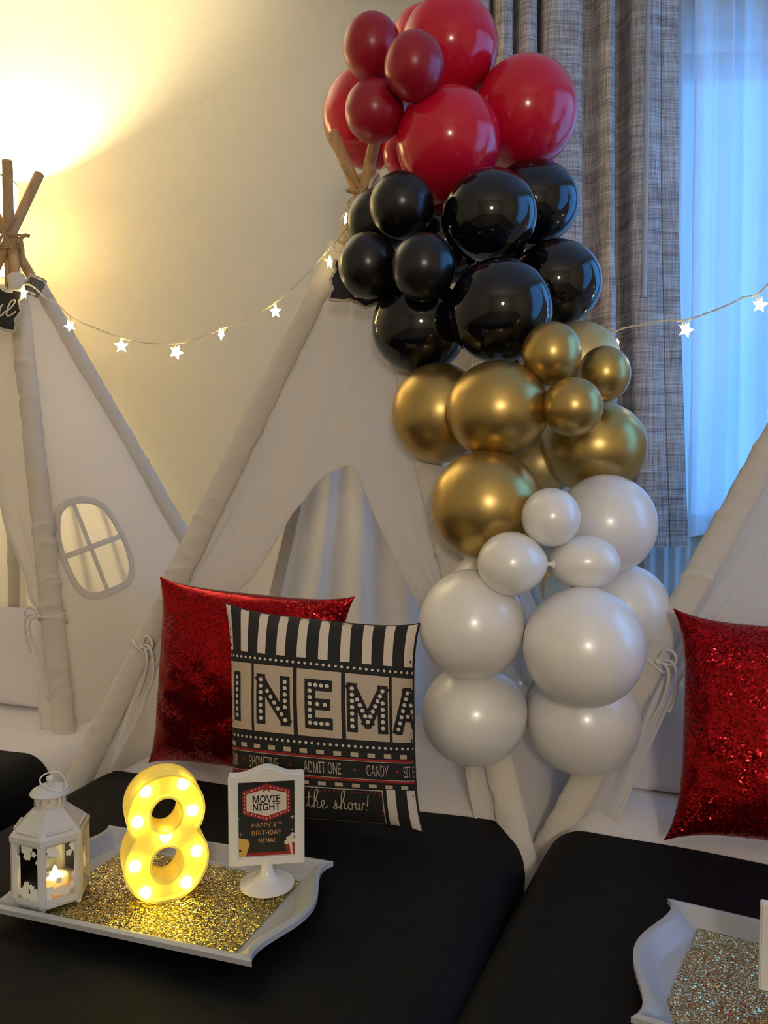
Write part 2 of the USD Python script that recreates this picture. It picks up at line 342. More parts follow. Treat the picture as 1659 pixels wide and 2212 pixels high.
# curtains: control points (pixel column, depth off the wall line)
from scipy.interpolate import PchipInterpolator
def hanging(cols, z_top, z_bot, off, nz_=40, flare=0.0, wob=.006, seed=0, dens=6, hem=0.0):
    cols = np.array(cols, float); us = np.array([np.dot(PW(c, 700, off) - WO, WU) for c in cols[:, 0]])
    fn = PchipInterpolator(np.arange(len(us)), us); fd = PchipInterpolator(np.arange(len(us)), cols[:, 1])
    k = np.linspace(0, len(us) - 1, (len(us) - 1) * dens + 1); u, d = fn(k), fd(k)
    zs = np.linspace(z_top, z_bot, nz_); v = np.zeros((nz_, len(u), 3)); um_ = u.mean()
    for i, z in enumerate(zs):
        w = (z_top - z) / (z_top - z_bot)
        uu = u + flare * w ** 2 * (u - us[0]) + wob * (meshkit.fbm(np.stack([u * 9, np.full_like(u, z * 1.3), np.full_like(u, seed)], -1), 3, seed) - .5) * 4 * w
        dd = d * (1 + .25 * w * np.sin(u * 23 + seed)) + wob * 3 * (meshkit.fbm(np.stack([u * 7, np.full_like(u, z * 1.7), np.full_like(u, seed + 9.)], -1), 3, seed + 3) - .5) * w
        zz = z + hem * np.sin(u * 30) * (w > .97)
        v[i] = WO + np.outer(uu, WU) - np.outer(off - dd, WN) + np.outer(zz * np.ones_like(u), [0, 0, 1])
    return v.reshape(-1, 3), grid_faces(nz_, len(u))
def thick(m, t=.0015):
    """a cloth sheet with two faces and closed rim."""
    v, f = arr(m); tm = trimesh.Trimesh(v, f, process=False); n = tm.vertex_normals; k = len(v)
    e = np.sort(f[:, [0, 1, 1, 2, 2, 0]].reshape(-1, 2), 1); ue, idx, cnt = np.unique(e, axis=0, return_index=True, return_counts=True)
    de = f[:, [0, 1, 1, 2, 2, 0]].reshape(-1, 2)[idx[cnt == 1]]
    side = np.vstack([np.stack([de[:, 0], de[:, 0] + k, de[:, 1] + k], 1), np.stack([de[:, 0], de[:, 1] + k, de[:, 1]], 1)])
    return np.vstack([v + n * t / 2, v - n * t / 2]), np.vstack([f, f[:, ::-1] + k, side])

zb_c = PW(1435, 1180, .2)[2]
cols = [(1018, .0), (1040, -.03), (1052, -.02), (1059, .045), (1066, -.02), (1082, -.05), (1100, -.035), (1108, .03), (1118, -.03), (1136, -.05), (1152, -.03), (1160, .06), (1167, -.03), (1192, -.055), (1225, -.05), (1248, -.03), (1256, .03), (1268, .03), (1280, .01), (1288, -.03), (1302, -.06), (1315, -.04), (1322, .06), (1336, .075), (1346, .03), (1353, -.04), (1375, -.055), (1398, -.045), (1413, -.03), (1414.5, -.024), (1417, -.03), (1436, -.026), (1452, -.02)]
cu = thing('woven_curtain', 'grey-brown woven drape with deep folds hanging left of the blue window', 'curtain', wall_pt(1.0, zb_c))
obj('fabric', thick(hanging(cols, 2.9, zb_c, .20, 50, .09, .004, 1), .003), M_CURT, cu, smooth=60)
# pull wand
wp0, wp1 = PW(1403, -180, .29), PW(1392, 643, .29)
wd = thing('curtain_wand', 'thin pale plastic curtain pull wand hanging in front of the woven drape', 'curtain wand', wp1)
obj('rod', tube([wp0, wp1], .0085, 12), mat('wand_plastic', base_color=lin(176, 170, 164), roughness=.3), wd)
# sheers
zb_s = PW(1560, 1158, .09)[2]
scol = [(1432, -.01)]
rs = np.random.default_rng(3)
for x in range(1445, 2030, 14): scol.append((x + rs.uniform(-4, 4), rs.uniform(-.034, .034)))
sh = thing('sheer_curtain', 'white sheer voile panel glowing blue with a wavy hem over the window', 'sheer curtain', wall_pt(1.5, zb_s))
obj('fabric', hanging([c for c in scol if c[0] >= 1476 or c[0] < 0], 2.9, zb_s, .09, 44, .01, .008, 5, 5, .004), M_SHEER, sh, smooth=True)
zb_s2 = .12
sh2 = thing('sheer_curtain', 'long narrow white sheer panel hanging to the floor beside the woven drape', 'sheer curtain', wall_pt(1.2, zb_s2))
obj('fabric', hanging([(1398, 0), (1412, -.012), (1426, .01), (1440, -.014), (1452, .008), (1463, -.012), (1476, .01), (1488, -.006), (1497, 0)], 2.9, zb_s2, .05, 44, .02, .004, 8, 5), M_SHEER, sh2, smooth=True)

yy = np.linspace(r0 - .12, r1 + .12, 200); zz_ = np.linspace(2.85, .1, 24)
dd = .022 * np.sin(yy * 42 + 2 * np.sin(yy * 9)) + .012 * np.sin(yy * 97)
v_ = np.array([np.stack([XR - .09 + dd, yy, np.full(200, z)], 1) for z in zz_]).reshape(-1, 3)
sh3 = thing('sheer_curtain', 'full length white sheer over the right wall window, mirrored in the balloons', 'sheer curtain', V(XR - .09, 1.8, .1))
obj('fabric', (v_, grid_faces(24, 200)), M_SHEER2, sh3, smooth=True)

# ------------------------------------------------------------------ floor lamp behind the left tent
lp = PW(-46, 480, .30); lz1, lz0 = PW(-46, 392, .30)[2], PW(-46, 578, .30)[2]; lr = .145
la = thing('floor_lamp', 'glowing drum shade lamp by the wall behind the left tent', 'floor lamp', (lp[0], lp[1], 0))
obj('shade', join(lathe([(lr * 1.05, lz0), (lr * .97, lz1)], (lp[0], lp[1], 0), 48), lathe([(lr * .967, lz1), (lr * 1.047, lz0)], (lp[0], lp[1], 0), 48)), M_SHADE, la, smooth=30)
obj('rim', join(tube([(lp[0] + lr * .97 * math.cos(t), lp[1] + lr * .97 * math.sin(t), lz1) for t in np.linspace(0, 2 * np.pi, 48, endpoint=False)], .0025, 6, closed=True), tube([(lp[0] + lr * 1.05 * math.cos(t), lp[1] + lr * 1.05 * math.sin(t), lz0) for t in np.linspace(0, 2 * np.pi, 48, endpoint=False)], .0025, 6, closed=True)), M_BRASS, la)
bz = lz1 - .12
obj('bulb', trimesh.creation.icosphere(2, .032).apply_translation((lp[0], lp[1], bz)), M_BULB, la, smooth=True)
obj('stand', join(lathe([(0, 0), (.13, 0), (.13, .012), (.03, .03), (.012, .05), (.011, bz - .06), (.02, bz - .055), (.02, bz - .03), (0, bz - .03)], (lp[0], lp[1], 0.0), 28)), M_BRASS, la, smooth=40)

# ------------------------------------------------------------------ play tents
def lerp(a, b, t): return np.asarray(a) + (np.asarray(b) - np.asarray(a)) * np.asarray(t)[..., None]
def tri_panel(A, L, R, sl, sr, t0, t1, n, m, disp=None):
    """cloth between two poles: rows t0..t1 down the poles, columns sl(t)..sr(t) across."""
    ts = np.linspace(t0, t1, n); v = []
    nrm = unit(np.cross(R - A, L - A))
    for t in ts:
        s = np.linspace(sl(t), sr(t), m); p0, p1 = A + t * (L - A), A + t * (R - A)
        q = p0 + np.outer(s, p1 - p0)
        if disp: q = q + np.outer(disp(np.full(m, t), s), nrm)
        v.append(q)
    return np.array(v).reshape(-1, 3), grid_faces(n, m)

def wrinkled_sleeve(A, Bp, t0, t1, r, seed, wr=1.0, n=150, sides=18):
    ts = np.linspace(t0, t1, 2 * n); n = 2 * n; ax = unit(Bp - A); L = np.linalg.norm(Bp - A)
    x = unit(np.cross(ax, [0, 1, .2])); y = np.cross(ax, x); ang = np.arange(sides) * 2 * np.pi / sides
    T, G = np.meshgrid(ts * L, ang, indexing='ij')
    q = np.stack([np.cos(G) * 1.1, np.sin(G) * 1.1, T * 22], -1)
    ridg = 1 - np.abs(2 * meshkit.fbm(q + seed, 3, seed) - 1) * 2
    rad = r * (1 + .17 * wr * ridg + .12 * (meshkit.fbm(np.stack([np.cos(G), np.sin(G), T * 3], -1), 2, seed + 5) - .5))
    cr = np.random.default_rng(seed + 50); k_ = int(16 * wr)
    for tc_ in cr.uniform(.25, .85, k_): rad = rad + r * cr.uniform(.10, .24) * np.exp(-((T - tc_ * L - cr.uniform(-.02, .02) * np.sin(G + cr.uniform(0, 6))) / .0045) ** 2) * np.clip(np.cos(G - cr.uniform(0, 6.3)) + .7, 0, 1)
    v = A + T[..., None] * ax + rad[..., None] * (np.cos(G)[..., None] * x + np.sin(G)[..., None] * y)
    return v.reshape(-1, 3), grid_faces(n, sides, True)

def build_tent(label, A, FL, FR, BL, BR, left_edge, right_edge, t0, ext, seed, ties=(True, True), window=None, tie_t=.71, rs_=.026, twine=True):
    A, FL, FR, BL, BR = map(lambda p: np.asarray(p, float), (A, FL, FR, BL, BR))
    t = thing('play_tent', label, 'tent', ((FL + FR + BL + BR) / 4) * [1, 1, 0], 'tepee tents set up in a row')
    feet = (FL, FR, BL, BR); offs = (V(-.012, -.012, 0), V(.014, -.010, 0), V(-.010, .012, 0), V(.012, .014, 0))
    for f, o, e in zip(feet, offs, ext):
        top = A + o + unit(A - f) * e; ax = unit(top - f)
        v, fc = tube([f + ax * .004, lerp(f, top, V(.5))[0], top - ax * .004, top], [.0155, .0155, .0155, .011], 16); obj('pole', (v, fc), M_WOOD, t)
    for k, f in enumerate(feet):
        obj('pole_sleeve', wrinkled_sleeve(A + offs[k], f, .068, .985, rs_, seed + k, 1.0 if k < 2 else .7), M_TENTIN, t, smooth=True)
    le = lambda x: np.interp(x, *zip(*left_edge)); re = lambda x: np.interp(x, *zip(*right_edge))
    def folds(T, S):
        w = np.clip((T - .1) * 3, 0, 1)
        drape = .010 * np.sin(S * 21 + 2 * np.sin(T * 4 + seed)) * w + .016 * nz(np.stack([S * 5, T * 3, S * 0 + seed], -1), 1, seed)
        return drape
    def gath(T, S):
        w = np.clip((T - t0) * 3, 0, 1); k = np.exp(-((T - tie_t) / .12) ** 2)
        return folds(T, S) + w * .014 * np.sin(np.where(S < .5, S, 1 - S) * 70 * (1 + 1.5 * k) + T * 5) * np.where(S < .5, S > .012, S < .988)
    zero = lambda x: .0
    one = lambda x: 1.0
    top = tri_panel(A, FL, FR, zero, one, .085, t0, 40, 60, folds)
    sl0, sr0 = le(t0), re(t0)
    # flaps on each side of the opening
    fl = tri_panel(A, FL, FR, zero, lambda x: float(le(x)), t0, .99, 90, 30, gath)
    fr = tri_panel(A, FL, FR, lambda x: float(re(x)), one, t0, .99, 90, 30, gath)
    obj('front_panel', top, M_TENT, t, smooth=True)
    obj('door_flap', fl, M_TENT, t, smooth=True); obj('door_flap', fr, M_TENT, t, smooth=True)
    # hem along the opening
    nrm = unit(np.cross(FR - A, FL - A))
    for ed in (le, re):
        hp = []
        for x in np.linspace(t0, .97, 60):
            s = float(ed(x)); p0, p1 = A + x * (FL - A), A + x * (FR - A); hp.append(p0 + s * (p1 - p0) + nrm * float(gath(np.array([x]), np.array([s]))[0]))
        obj('door_hem', tube(hp, .0035, 6), M_TENT, t, smooth=True)
    sag = lambda T, S: .05 * T * np.sin(np.pi * S) * (1 if True else 0) * -.6 + .010 * np.sin(S * 26 + seed) * np.clip(T * 1.5, 0, 1) + .02 * nz(np.stack([S * 4, T * 3, S * 0 + seed + 4], -1), 1, seed + 4)
    back = lambda T, S: .030 * np.sin(S * 34 + 1.4 * np.sin(T * 3)) * np.clip(T * 1.4 - .1, 0, 1) + .03 * nz(np.stack([S * 6, T * 2, S * 0 + seed + 8], -1), 1, seed + 8)
    obj('back_panel', tri_panel(A, BR, BL, zero, one, .085, .99, 50, 90, back), M_TENT, t, smooth=True)
    obj('side_panel', tri_panel(A, BL, FL, zero, one, .085, .99, 50, 50, sag), M_TENT, t, smooth=True)
    if window is None:
        obj('side_panel', tri_panel(A, FR, BR, zero, one, .085, .99, 50, 50, sag), M_TENT, t, smooth=True)
    else:
        # right side panel with an oval window sewn in, worked in the panel's own plane
        n = unit(np.cross(FR - A, BR - A)); ux = unit(FR - A); uy = np.cross(n, ux)
        to2 = lambda p: ((p - A) @ ux, (p - A) @ uy)
        def to3(q, off=0.0):
            q = np.asarray(q); base = A + np.outer(q[:, 0], ux) + np.outer(q[:, 1], uy)
            d = .022 * nz(np.stack([q[:, 0] * 3, q[:, 1] * 3, q[:, 0] * 0 + seed], -1), 1, seed)
            return base + np.outer(d + off, n)
        tri = Polygon([to2(A + .085 * (FR - A)), to2(A + .085 * (BR - A)), to2(A + .99 * (BR - A)), to2(A + .99 * (FR - A))])
        ring = spline([to2(PP(x, y, A, n)) for x, y in window + window[:1]], 80)
        hole = Polygon(ring).buffer(0)
        s2 = sheet(tri.difference(hole), .025); obj('side_panel', (to3(s2[0]), s2[1]), M_TENT, t, smooth=True)
        cam_side = 1 if np.dot(n, V(0, 0, ZC) - A) > 0 else -1
        tr = hole.buffer(.022).difference(hole.buffer(.0)); s2 = sheet(tr, .008)
        wtrim = obj('window_trim', thick((to3(s2[0], cam_side * .003), s2[1]), .002), M_TENTIN, t, smooth=True)
        b1 = LineString([to2(PP(155, 1080, A, n)), to2(PP(236, 1285, A, n))]).buffer(.0085); b2 = LineString([to2(PP(140, 1203, A, n)), to2(PP(282, 1150, A, n))]).buffer(.0085)
        for b in (b1, b2):
            s2 = sheet(b.intersection(hole.buffer(.004)), .006); obj('window_bar', thick((to3(s2[0], cam_side * .001), s2[1]), .0015), M_TENTIN, t, smooth=True)
    # cords that tie the flaps back
    for side, (f, on) in enumerate(zip((FL, FR), ties)):
        if not on: continue
        c = A + tie_t * (f - A); ax = unit(f - A); x = unit(np.cross(ax, nrm)); y = np.cross(ax, x)
        loop = [c + (rs_ + .008) * (math.cos(a) * x + math.sin(a) * y) + ax * .006 * math.sin(2 * a) for a in np.linspace(0, 2 * np.pi, 24, endpoint=False)]
        s = 1 if side == 0 else -1; inn = unit((FR - FL) * s); k0 = c + inn * (rs_ + .004) + nrm * -.0 - V(0, .012, 0)
        nc = -nrm if np.dot(nrm, V(0, 0, ZC) - c) < 0 else nrm
        k0 = c + inn * rs_ * .6 + nc * (rs_ + .008)
        tails = [spline([k0, k0 + inn * .02 + nc * .012 + V(0, 0, -.02), k0 + inn * .012 + nc * .01 + V(0, 0, -.07), k0 + inn * (-.012) + nc * .01 + V(0, 0, -.125)], 20),
                 spline([k0, k0 + inn * .03 + nc * .012 + V(0, 0, -.005), k0 + inn * .035 + nc * .008 + V(0, 0, -.06), k0 + inn * .02 + nc * .008 + V(0, 0, -.10)], 20),
                 spline([k0, k0 + inn * .025 + V(0, 0, .022) + nc * .01, k0 + inn * .035 + V(0, 0, .005) + nc * .012, k0], 16)]
        obj('tie_cord', join(tube(loop, .0035, 8, closed=True), *[tube(q, .003, 8) for q in tails], trimesh.creation.icosphere(1, .007).apply_translation(k0)), M_CORD, t, smooth=True)
    # twine lashing
    if twine:
        tw = []
        for dz, r0, tilt in ((-.015, .036, .3), (.0, .034, -.2), (.02, .036, .5), (.045, .040, -.6)):
            tw.append(tube([A + V(r0 * math.cos(a), r0 * math.sin(a), dz + tilt * .02 * math.cos(a + 1)) for a in np.linspace(0, 2 * np.pi, 28, endpoint=False)], .0035, 7, closed=True))
        k0 = A + V(.036, -.015, .015)
        tw += [tube(spline([k0, k0 + V(.012, -.005, .012), k0 + V(.02, -.004, .018), k0 + V(.034, -.004, .016)], 14), .006, 8), tube(spline([k0, k0 + V(.01, -.004, -.01), k0 + V(.013, -.004, -.05), k0 + V(.018, -.004, -.085)], 14), .006, 8),
               tube(spline([A + V(-.05, -.04, .10), A + V(-.01, -.045, .05), A + V(.03, -.03, -.03)], 14), .004, 7), tube(spline([A + V(.035, -.035, .085), A + V(.0, -.045, .03), A + V(-.04, -.03, -.05)], 14), .004, 7),
               tube(spline([A + V(.0, -.045, -.05), A + V(-.012, -.06, -.10), A + V(-.006, -.06, -.15)], 14), .0025, 7), tube(spline([A + V(.01, -.045, -.05), A + V(.012, -.06, -.10), A + V(.02, -.06, -.15)], 14), .0025, 7),
               trimesh.creation.icosphere(2, .011).apply_translation(k0)]
        obj('lashing_twine', join(*tw), M_TWINE, t, smooth=True)
    return t, (A, FL, FR, BL, BR)

LE = [(.43, .595), (.445, .52), (.47, .44), (.50, .37), (.58, .29), (.64, .22), (.71, .075), (.78, .075), (.9, .085), (1, .06)]
RE = [(.43, .635), (.455, .69), (.54, .79), (.63, .875), (.71, .945), (.78, .93), (.9, .93), (1, .945)]
FLm = PZ(93, 1842, 0); FRm = PZ(1168, 2035, 0); bm = V(.29, .97, 0)
Am = P(783, 455, 2.07)
BLm, BRm = FLm + bm, FRm + V(.37, .96, 0)
build_tent('white cotton tepee tent in the middle behind the cinema cushion', Am, FLm, FRm, BLm, BRm, LE, RE, .43, (.11, .11, .24, .215), 11)
FRl = PZ(158, 1748, 0); BRl = FRl + V(.40, .98, 0); FLl = FRl + V(-1.07, .36, 0); BLl = FLl + V(.36, .86, 0)
Al = P(22, 535, 2.58)
WINPX = [(128, 1130), (136, 1104), (160, 1090), (195, 1088), (225, 1104), (250, 1140), (268, 1180), (279, 1222), (275, 1247), (250, 1265), (215, 1278), (190, 1279), (170, 1262), (150, 1225), (134, 1180)]
build_tent('white tepee tent at the left with an oval side window', Al, FLl, FRl, BLl, BRl, LE, RE, .43, (.27, .2, .27, .26), 23, (False, True), WINPX)
FLr = PZ(1112, 1965, 0); Ar = V(1.22, 1.78, 1.56); FRr = V(1.42, 1.02, 0); BLr = V(.95, 2.45, 0); BRr = V(1.95, 1.95, 0)
build_tent('white tepee tent at the right edge beside the blue window', Ar, FLr, FRr, BLr, BRr, LE, RE, .43, (.22, .2, .26, .26), 37, (True, False), None, .70, .026, True)

# ------------------------------------------------------------------ beds
def bed_profile(hw, top, r, n=90):
    """cross section from the floor on one side over the top to the other."""
    pts = [(-hw, .015)]
    pts += [(-hw + r - r * math.cos(a), top - r + r * math.sin(a)) for a in np.linspace(0, np.pi / 2, 12)]
    pts += [(x, top) for x in np.linspace(-hw + r, hw - r, 36)[1:-1]]
    pts += [(hw - r + r * math.sin(a), top - r + r * math.cos(a)) for a in np.linspace(0, np.pi / 2, 12)]
    pts += [(hw, .015)]
    return np.array(pts)
def bed_shell(o, yaw, hw, top, r, d0, d1, seed, amp, end0=True, end1=True, nd=70):
    a = V(math.cos(yaw), -math.sin(yaw), 0); b = V(math.sin(yaw), math.cos(yaw), 0)
    pr = bed_profile(hw, top, r); v = []
    ds = np.r_[d0 + np.linspace(0, r, 8)[:-1], np.linspace(d0 + r, d1 - r, nd), d1 - np.linspace(r, 0, 8)[1:]] if end1 else np.r_[d0 + np.linspace(0, r, 8)[:-1], np.linspace(d0 + r, d1, nd)]
    for d in ds:
        e = min(d - d0 if end0 else 9, d1 - d if end1 else 9); ins = r - math.sqrt(max(0, r * r - (r - min(e, r)) ** 2))
        z = pr[:, 1].copy(); z = np.where(z > top - ins, top - ins, z)
        q = np.stack([pr[:, 0] * 3.0, np.full(len(pr), d * 3.0), z * 3], -1)
        bump = amp * (nz(q, 1.2, seed, 4) * 2 + .5 * np.sin(pr[:, 0] * 20 + d * 9 + 3 * nz(q, .7, seed + 2)))
        tpw = np.clip(z / top, 0, 1)
        v.append(o + np.outer(pr[:, 0] * (1 + .15 * bump), a) + np.outer(np.full(len(pr), d), b) + np.outer(z + bump * tpw * .6, [0, 0, 1]))
    v = np.array(v); n, m = v.shape[:2]; f = grid_faces(n, m); vv = v.reshape(-1, 3)
    # close the vertical ends
    for k, on in ((0, True), (n - 1, True)):
        c = len(vv); vv = np.vstack([vv, v[k].mean(0) * [1, 1, 0] + V(0, 0, .015)]); idx = k * m + np.arange(m)
        t = np.stack([idx[:-1], idx[1:], np.full(m - 1, c)], 1); f = np.vstack([f, t if k == 0 else t[:, ::-1]])
    return vv, f
TOP = .18
beds = [('middle', V(-.195, 1.626, 0), math.radians(18), .487), ('left', V(-1.215, 1.985, 0), math.radians(18), .44), ('right', V(.735, 1.285, 0), math.radians(25), .46)]
where = {'middle': 'in the middle tent', 'left': 'in the left tent', 'right': 'in the right tent'}
bl_lab = {'middle': 'black fleece blanket under the middle tray and striped cushion', 'left': 'black fleece blanket at the left edge behind the lantern', 'right': 'black fleece blanket under the tray at the lower right'}
for nm, o, yaw, hw in beds:
    m = obj('air_mattress', bed_shell(o, yaw, hw, TOP, .075, -1.08, .70, 3 + len(nm), .006), M_SHEET, None, 50, f'low mattress with white cotton sheet {where[nm]}', None, 'mattress', 'mattresses in the tents')
    obj('blanket', thick(bed_shell(o, yaw, hw + .007, TOP + .006, .078, -1.10, 0.0, 5 + len(nm), .005, True, False)[:2], .003), M_BLANKET, None, 50, bl_lab[nm], None, 'blanket', 'black blankets on the mattresses')

# ------------------------------------------------------------------ cushions
class Cushion:
    """four corners (BL, BR, TR, TL), seen from the front; thickness T; edges drawn in by pinch."""
    def __init__(s, BL, BR, TR, TL, T, pinch=.07, seed=0, wr=.004):
        s.c = [np.asarray(p, float) for p in (BL, BR, TR, TL)]; s.T, s.pinch, s.seed, s.wr = T, pinch, seed, wr
        n = np.cross(s.c[1] - s.c[0], s.c[3] - s.c[0]); s.n = unit(n)      # towards the front
    def at(s, u, v, side=1, off=0.0):
        u, v = np.asarray(u, float), np.asarray(v, float)
        uu = u * (1 - s.pinch * u ** 2 * (1 - v ** 4)); vv = v * (1 - s.pinch * v ** 2 * (1 - u ** 4))
        a, b = (uu + 1) / 2, (vv + 1) / 2
        p = (1 - a)[..., None] * (1 - b)[..., None] * s.c[0] + a[..., None] * (1 - b)[..., None] * s.c[1] + a[..., None] * b[..., None] * s.c[2] + (1 - a)[..., None] * b[..., None] * s.c[3]
        g = np.clip((1 - u ** 2) * (1 - v ** 2), 0, 1)
        h = s.T / 2 * (g ** .5)
        edge = np.exp(-((1 - np.maximum(np.abs(u), np.abs(v))) / .22) ** 2)
        w = s.wr * (nz(np.stack([u * 2.2, v * 2.2, u * 0 + s.seed], -1), 1.5, s.seed, 3) * 2 + .8 * edge * np.sin((u + v) * 16 + s.seed) * (1 - np.minimum(np.abs(u), np.abs(v))) ) * np.sqrt(g)
        return p + (side * (h + w + off * np.where(g > 0, 1, 1)))[..., None] * s.n
    def mesh(s, n=72):
        k = np.sin(np.linspace(-np.pi / 2, np.pi / 2, n)); U, Vv = np.meshgrid(k, k, indexing='xy')
        fr = s.at(U, Vv, 1).reshape(-1, 3); bk = s.at(U, Vv, -1).reshape(-1, 3); f = grid_faces(n, n)
        return np.vstack([fr, bk]), np.vstack([f, f[:, ::-1] + n * n])

# red sequin cushions
rc = Cushion(PZ(320, 1648, .19), PZ(320, 1648, .19) + V(.43, -.14, 0), P(767, 1288, 1.66), P(345, 1245, 1.79), .15, .085, 4, .006)
t = thing('sequin_cushion', 'red sequin cushion behind the striped cinema cushion', 'cushion', (rc.c[0] + rc.c[1]) / 2, 'red sequin cushions'); obj('cover', rc.mesh(90), M_SEQUIN, t, smooth=True)
b0 = PZ(1433, 1816, .195); t0_ = P(1453, 1313, 1.52)
rc2 = Cushion(b0, b0 + V(.42, -.16, 0), t0_ + V(.42, -.15, -.0), t0_, 0.16, .12, 9, .007)
t = thing('sequin_cushion', 'red sequin cushion leaning at the right edge on white bedding', 'cushion', (rc2.c[0] + rc2.c[1]) / 2, 'red sequin cushions'); obj('cover', rc2.mesh(90), M_SEQUIN, t, smooth=True)
# white bed pillows in the outer tents
lb = V(-1.55, 2.42, .19)
wc = Cushion(lb, lb + V(.60, -.20, 0), lb + V(.66, .02, .24), lb + V(.08, .22, .24), .16, .04, 2, .006)
t = thing('bed_pillow', 'plump white bed pillow inside the left tent', 'pillow', lb + V(.32, -.1, 0)); obj('cover', wc.mesh(50), M_SHEET, t, smooth=True)
lb = V(.50, 1.66, .19)
wc = Cushion(lb, lb + V(.60, -.22, 0), lb + V(.70, .02, .16), lb + V(.10, .24, .16), .13, .04, 6, .006)
t = thing('bed_pillow', 'white bed pillow behind the red cushion in the right tent', 'pillow', lb + V(.3, -.1, 0)); obj('cover', wc.mesh(50), M_SHEET, t, smooth=True)

# the striped cinema cushion with its print
cc = Cushion(PZ(492, 1778, .192), PZ(917, 1800, .192), P(909, 1345, 1.47), P(485, 1300, 1.58), .15, .075, 14, .004)
cin = thing('cinema_cushion', 'black and white striped cushion printed with marquee letters leaning on red cushion', 'cushion', (cc.c[0] + cc.c[1]) / 2)
cov = obj('cover', cc.mesh(80), M_BLKINK, cin, smooth=True)
def on_cushion(poly, h=.04, off=.0008):
    poly = poly.intersection(sbox(-.985, -.985, .985, .985))
    s2 = sheet(poly, h); return cc.at(s2[0][:, 0], s2[0][:, 1], 1, off), s2[1]
def vy(f): return 1 - 2 * f          # fraction from the top -> v
def rect(u0, f0, u1, f1): return sbox(u0, vy(f1), u1, vy(f0))
per = .212
stripes = unary_union([rect(-1.02 + k * per, .0, -1.02 + k * per + .092, .222) for k in range(11)] + [rect(-1.02 + k * per, .80, -1.02 + k * per + .092, 1.0) for k in (0, 1, 8, 9, 10)]).difference(rect(-.74, .79, .66, 1.0))
for g in sorted(geoms(stripes), key=lambda g: g.centroid.x):
    if g.intersects(sbox(-.98, -.98, .98, .98)): obj('white_stripe', on_cushion(g), M_CREAM, cin, smooth=True)
us = [-.88, -.42, .05, .52, .98]; pw = .215
for u in us: obj('letter_panel', on_cushion(rect(u - pw, .275, u + pw, .575)), M_CREAM2, cin, smooth=True)
dots = []
for f0 in (.248, .605):
    for k in range(34): dots.append(ellipse(-.98 + k * .0595, vy(f0), .0145, .0135, 10))
squares = [rect(-.98 + k * .165, .632, -.98 + k * .165 + .075, .652) for k in range(13)] + [rect(-.98 + k * .165, .778, -.98 + k * .165 + .075, .796) for k in range(13)]
obj('bulb_dots', on_cushion(unary_union(dots), .02), M_CREAM, cin, smooth=True, kind='stuff')
for g in [q for q in squares if q.bounds[2] < .98]: obj('film_square', on_cushion(g, .03), M_CREAM2, cin, smooth=True)
for g in (rect(-1, .658, 1, .668), rect(-1, .757, 1, .767)): obj('red_line', on_cushion(g, .03), M_REDINK, cin, smooth=True)
for g in (rect(-1, .669, 1, .672), rect(-1, .753, 1, .756)): obj('pale_line', on_cushion(g, .03), M_CREAM2, cin, smooth=True)
# block letters with bulb holes
def stroke(pts, w): return LineString(pts).buffer(w, cap_style='square', join_style='mitre')
lw = .052; T_, B_ = .345, .515
def LT(u): return {
    'I': [[(u, vy(T_)), (u, vy(B_))]],
    'N': [[(u - .132, vy(B_)), (u - .132, vy(T_))], [(u - .132, vy(T_)), (u + .132, vy(B_))], [(u + .132, vy(B_)), (u + .132, vy(T_))]],
    'E': [[(u - .085, vy(T_)), (u - .085, vy(B_))], [(u - .085, vy(T_)), (u + .08, vy(T_))], [(u - .085, vy(.43)), (u + .06, vy(.43))], [(u - .085, vy(B_)), (u + .08, vy(B_))]],
    'M': [[(u - .150, vy(B_)), (u - .150, vy(T_))], [(u - .150, vy(T_)), (u, vy(.49))], [(u, vy(.49)), (u + .150, vy(T_))], [(u + .150, vy(T_)), (u + .150, vy(B_))]],
    'A': [[(u - .10, vy(B_)), (u, vy(T_))], [(u, vy(T_)), (u + .10, vy(B_))], [(u - .06, vy(.455)), (u + .06, vy(.455))]]}
for ch, u in zip('INEMA', us):
    u = u if ch != 'I' else u + .015
    u = u if ch != 'A' else u - .05
    segs = LT(u)[ch]; body = unary_union([stroke(s, lw) for s in segs]).intersection(sbox(-2, vy(B_) - lw, 2, vy(T_) + lw)); holes = []
    for s in segs:
        L = LineString(s); n = max(2, int(round(L.length / .058)))
        for k in range(n + 1):
            q = L.interpolate(k / n, normalized=True)
            if all(math.hypot(q.x - h[0], q.y - h[1]) > .048 for h in holes): holes.append((q.x, q.y))
    obj('printed_letter', on_cushion(body, .03, .0013), M_BLKINK, cin, smooth=True)
    obj('letter_bulbs', on_cushion(unary_union([ellipse(x, y, .021, .019, 12) for x, y in holes]), .02, .0018), M_CREAM, cin, smooth=True, kind='stuff')
def cushion_text(txt, h, u, f, sx, off=.0006, bold=False):
    v, fc = text2(txt, h, 0, 0, sx, bold); v[:, 0] += u; v[:, 1] += vy(f)
    ok = np.abs(v[:, 0]) < .985
    keep = ok[fc].all(1); top = (v[fc][:, :, 2] > .5).all(1); fc = fc[keep & top]
    return cc.at(np.clip(v[:, 0], -.99, .99), v[:, 1], 1, off + .0006), fc
words_ = join(cushion_text('CORN', .105, -.93, .712, .30), cushion_text('SHOWTIME', .105, -.55, .712, .42), cushion_text('ADMIT ONE', .105, .06, .712, .44), cushion_text('CANDY', .105, .60, .712, .44), cushion_text('SIT B', .105, .93, .712, .34))
obj('printed_words', words_, M_CREAM2, cin, smooth=False)
for u in (-.80, -.26, .37, .80): obj('red_spot', on_cushion(ellipse(u, vy(.712), .016, .014, 12), .02), M_REDINK, cin, smooth=True)
box_o = rect(-.72, .805, .64, .995); box_l = box_o.difference(box_o.buffer(-.010))
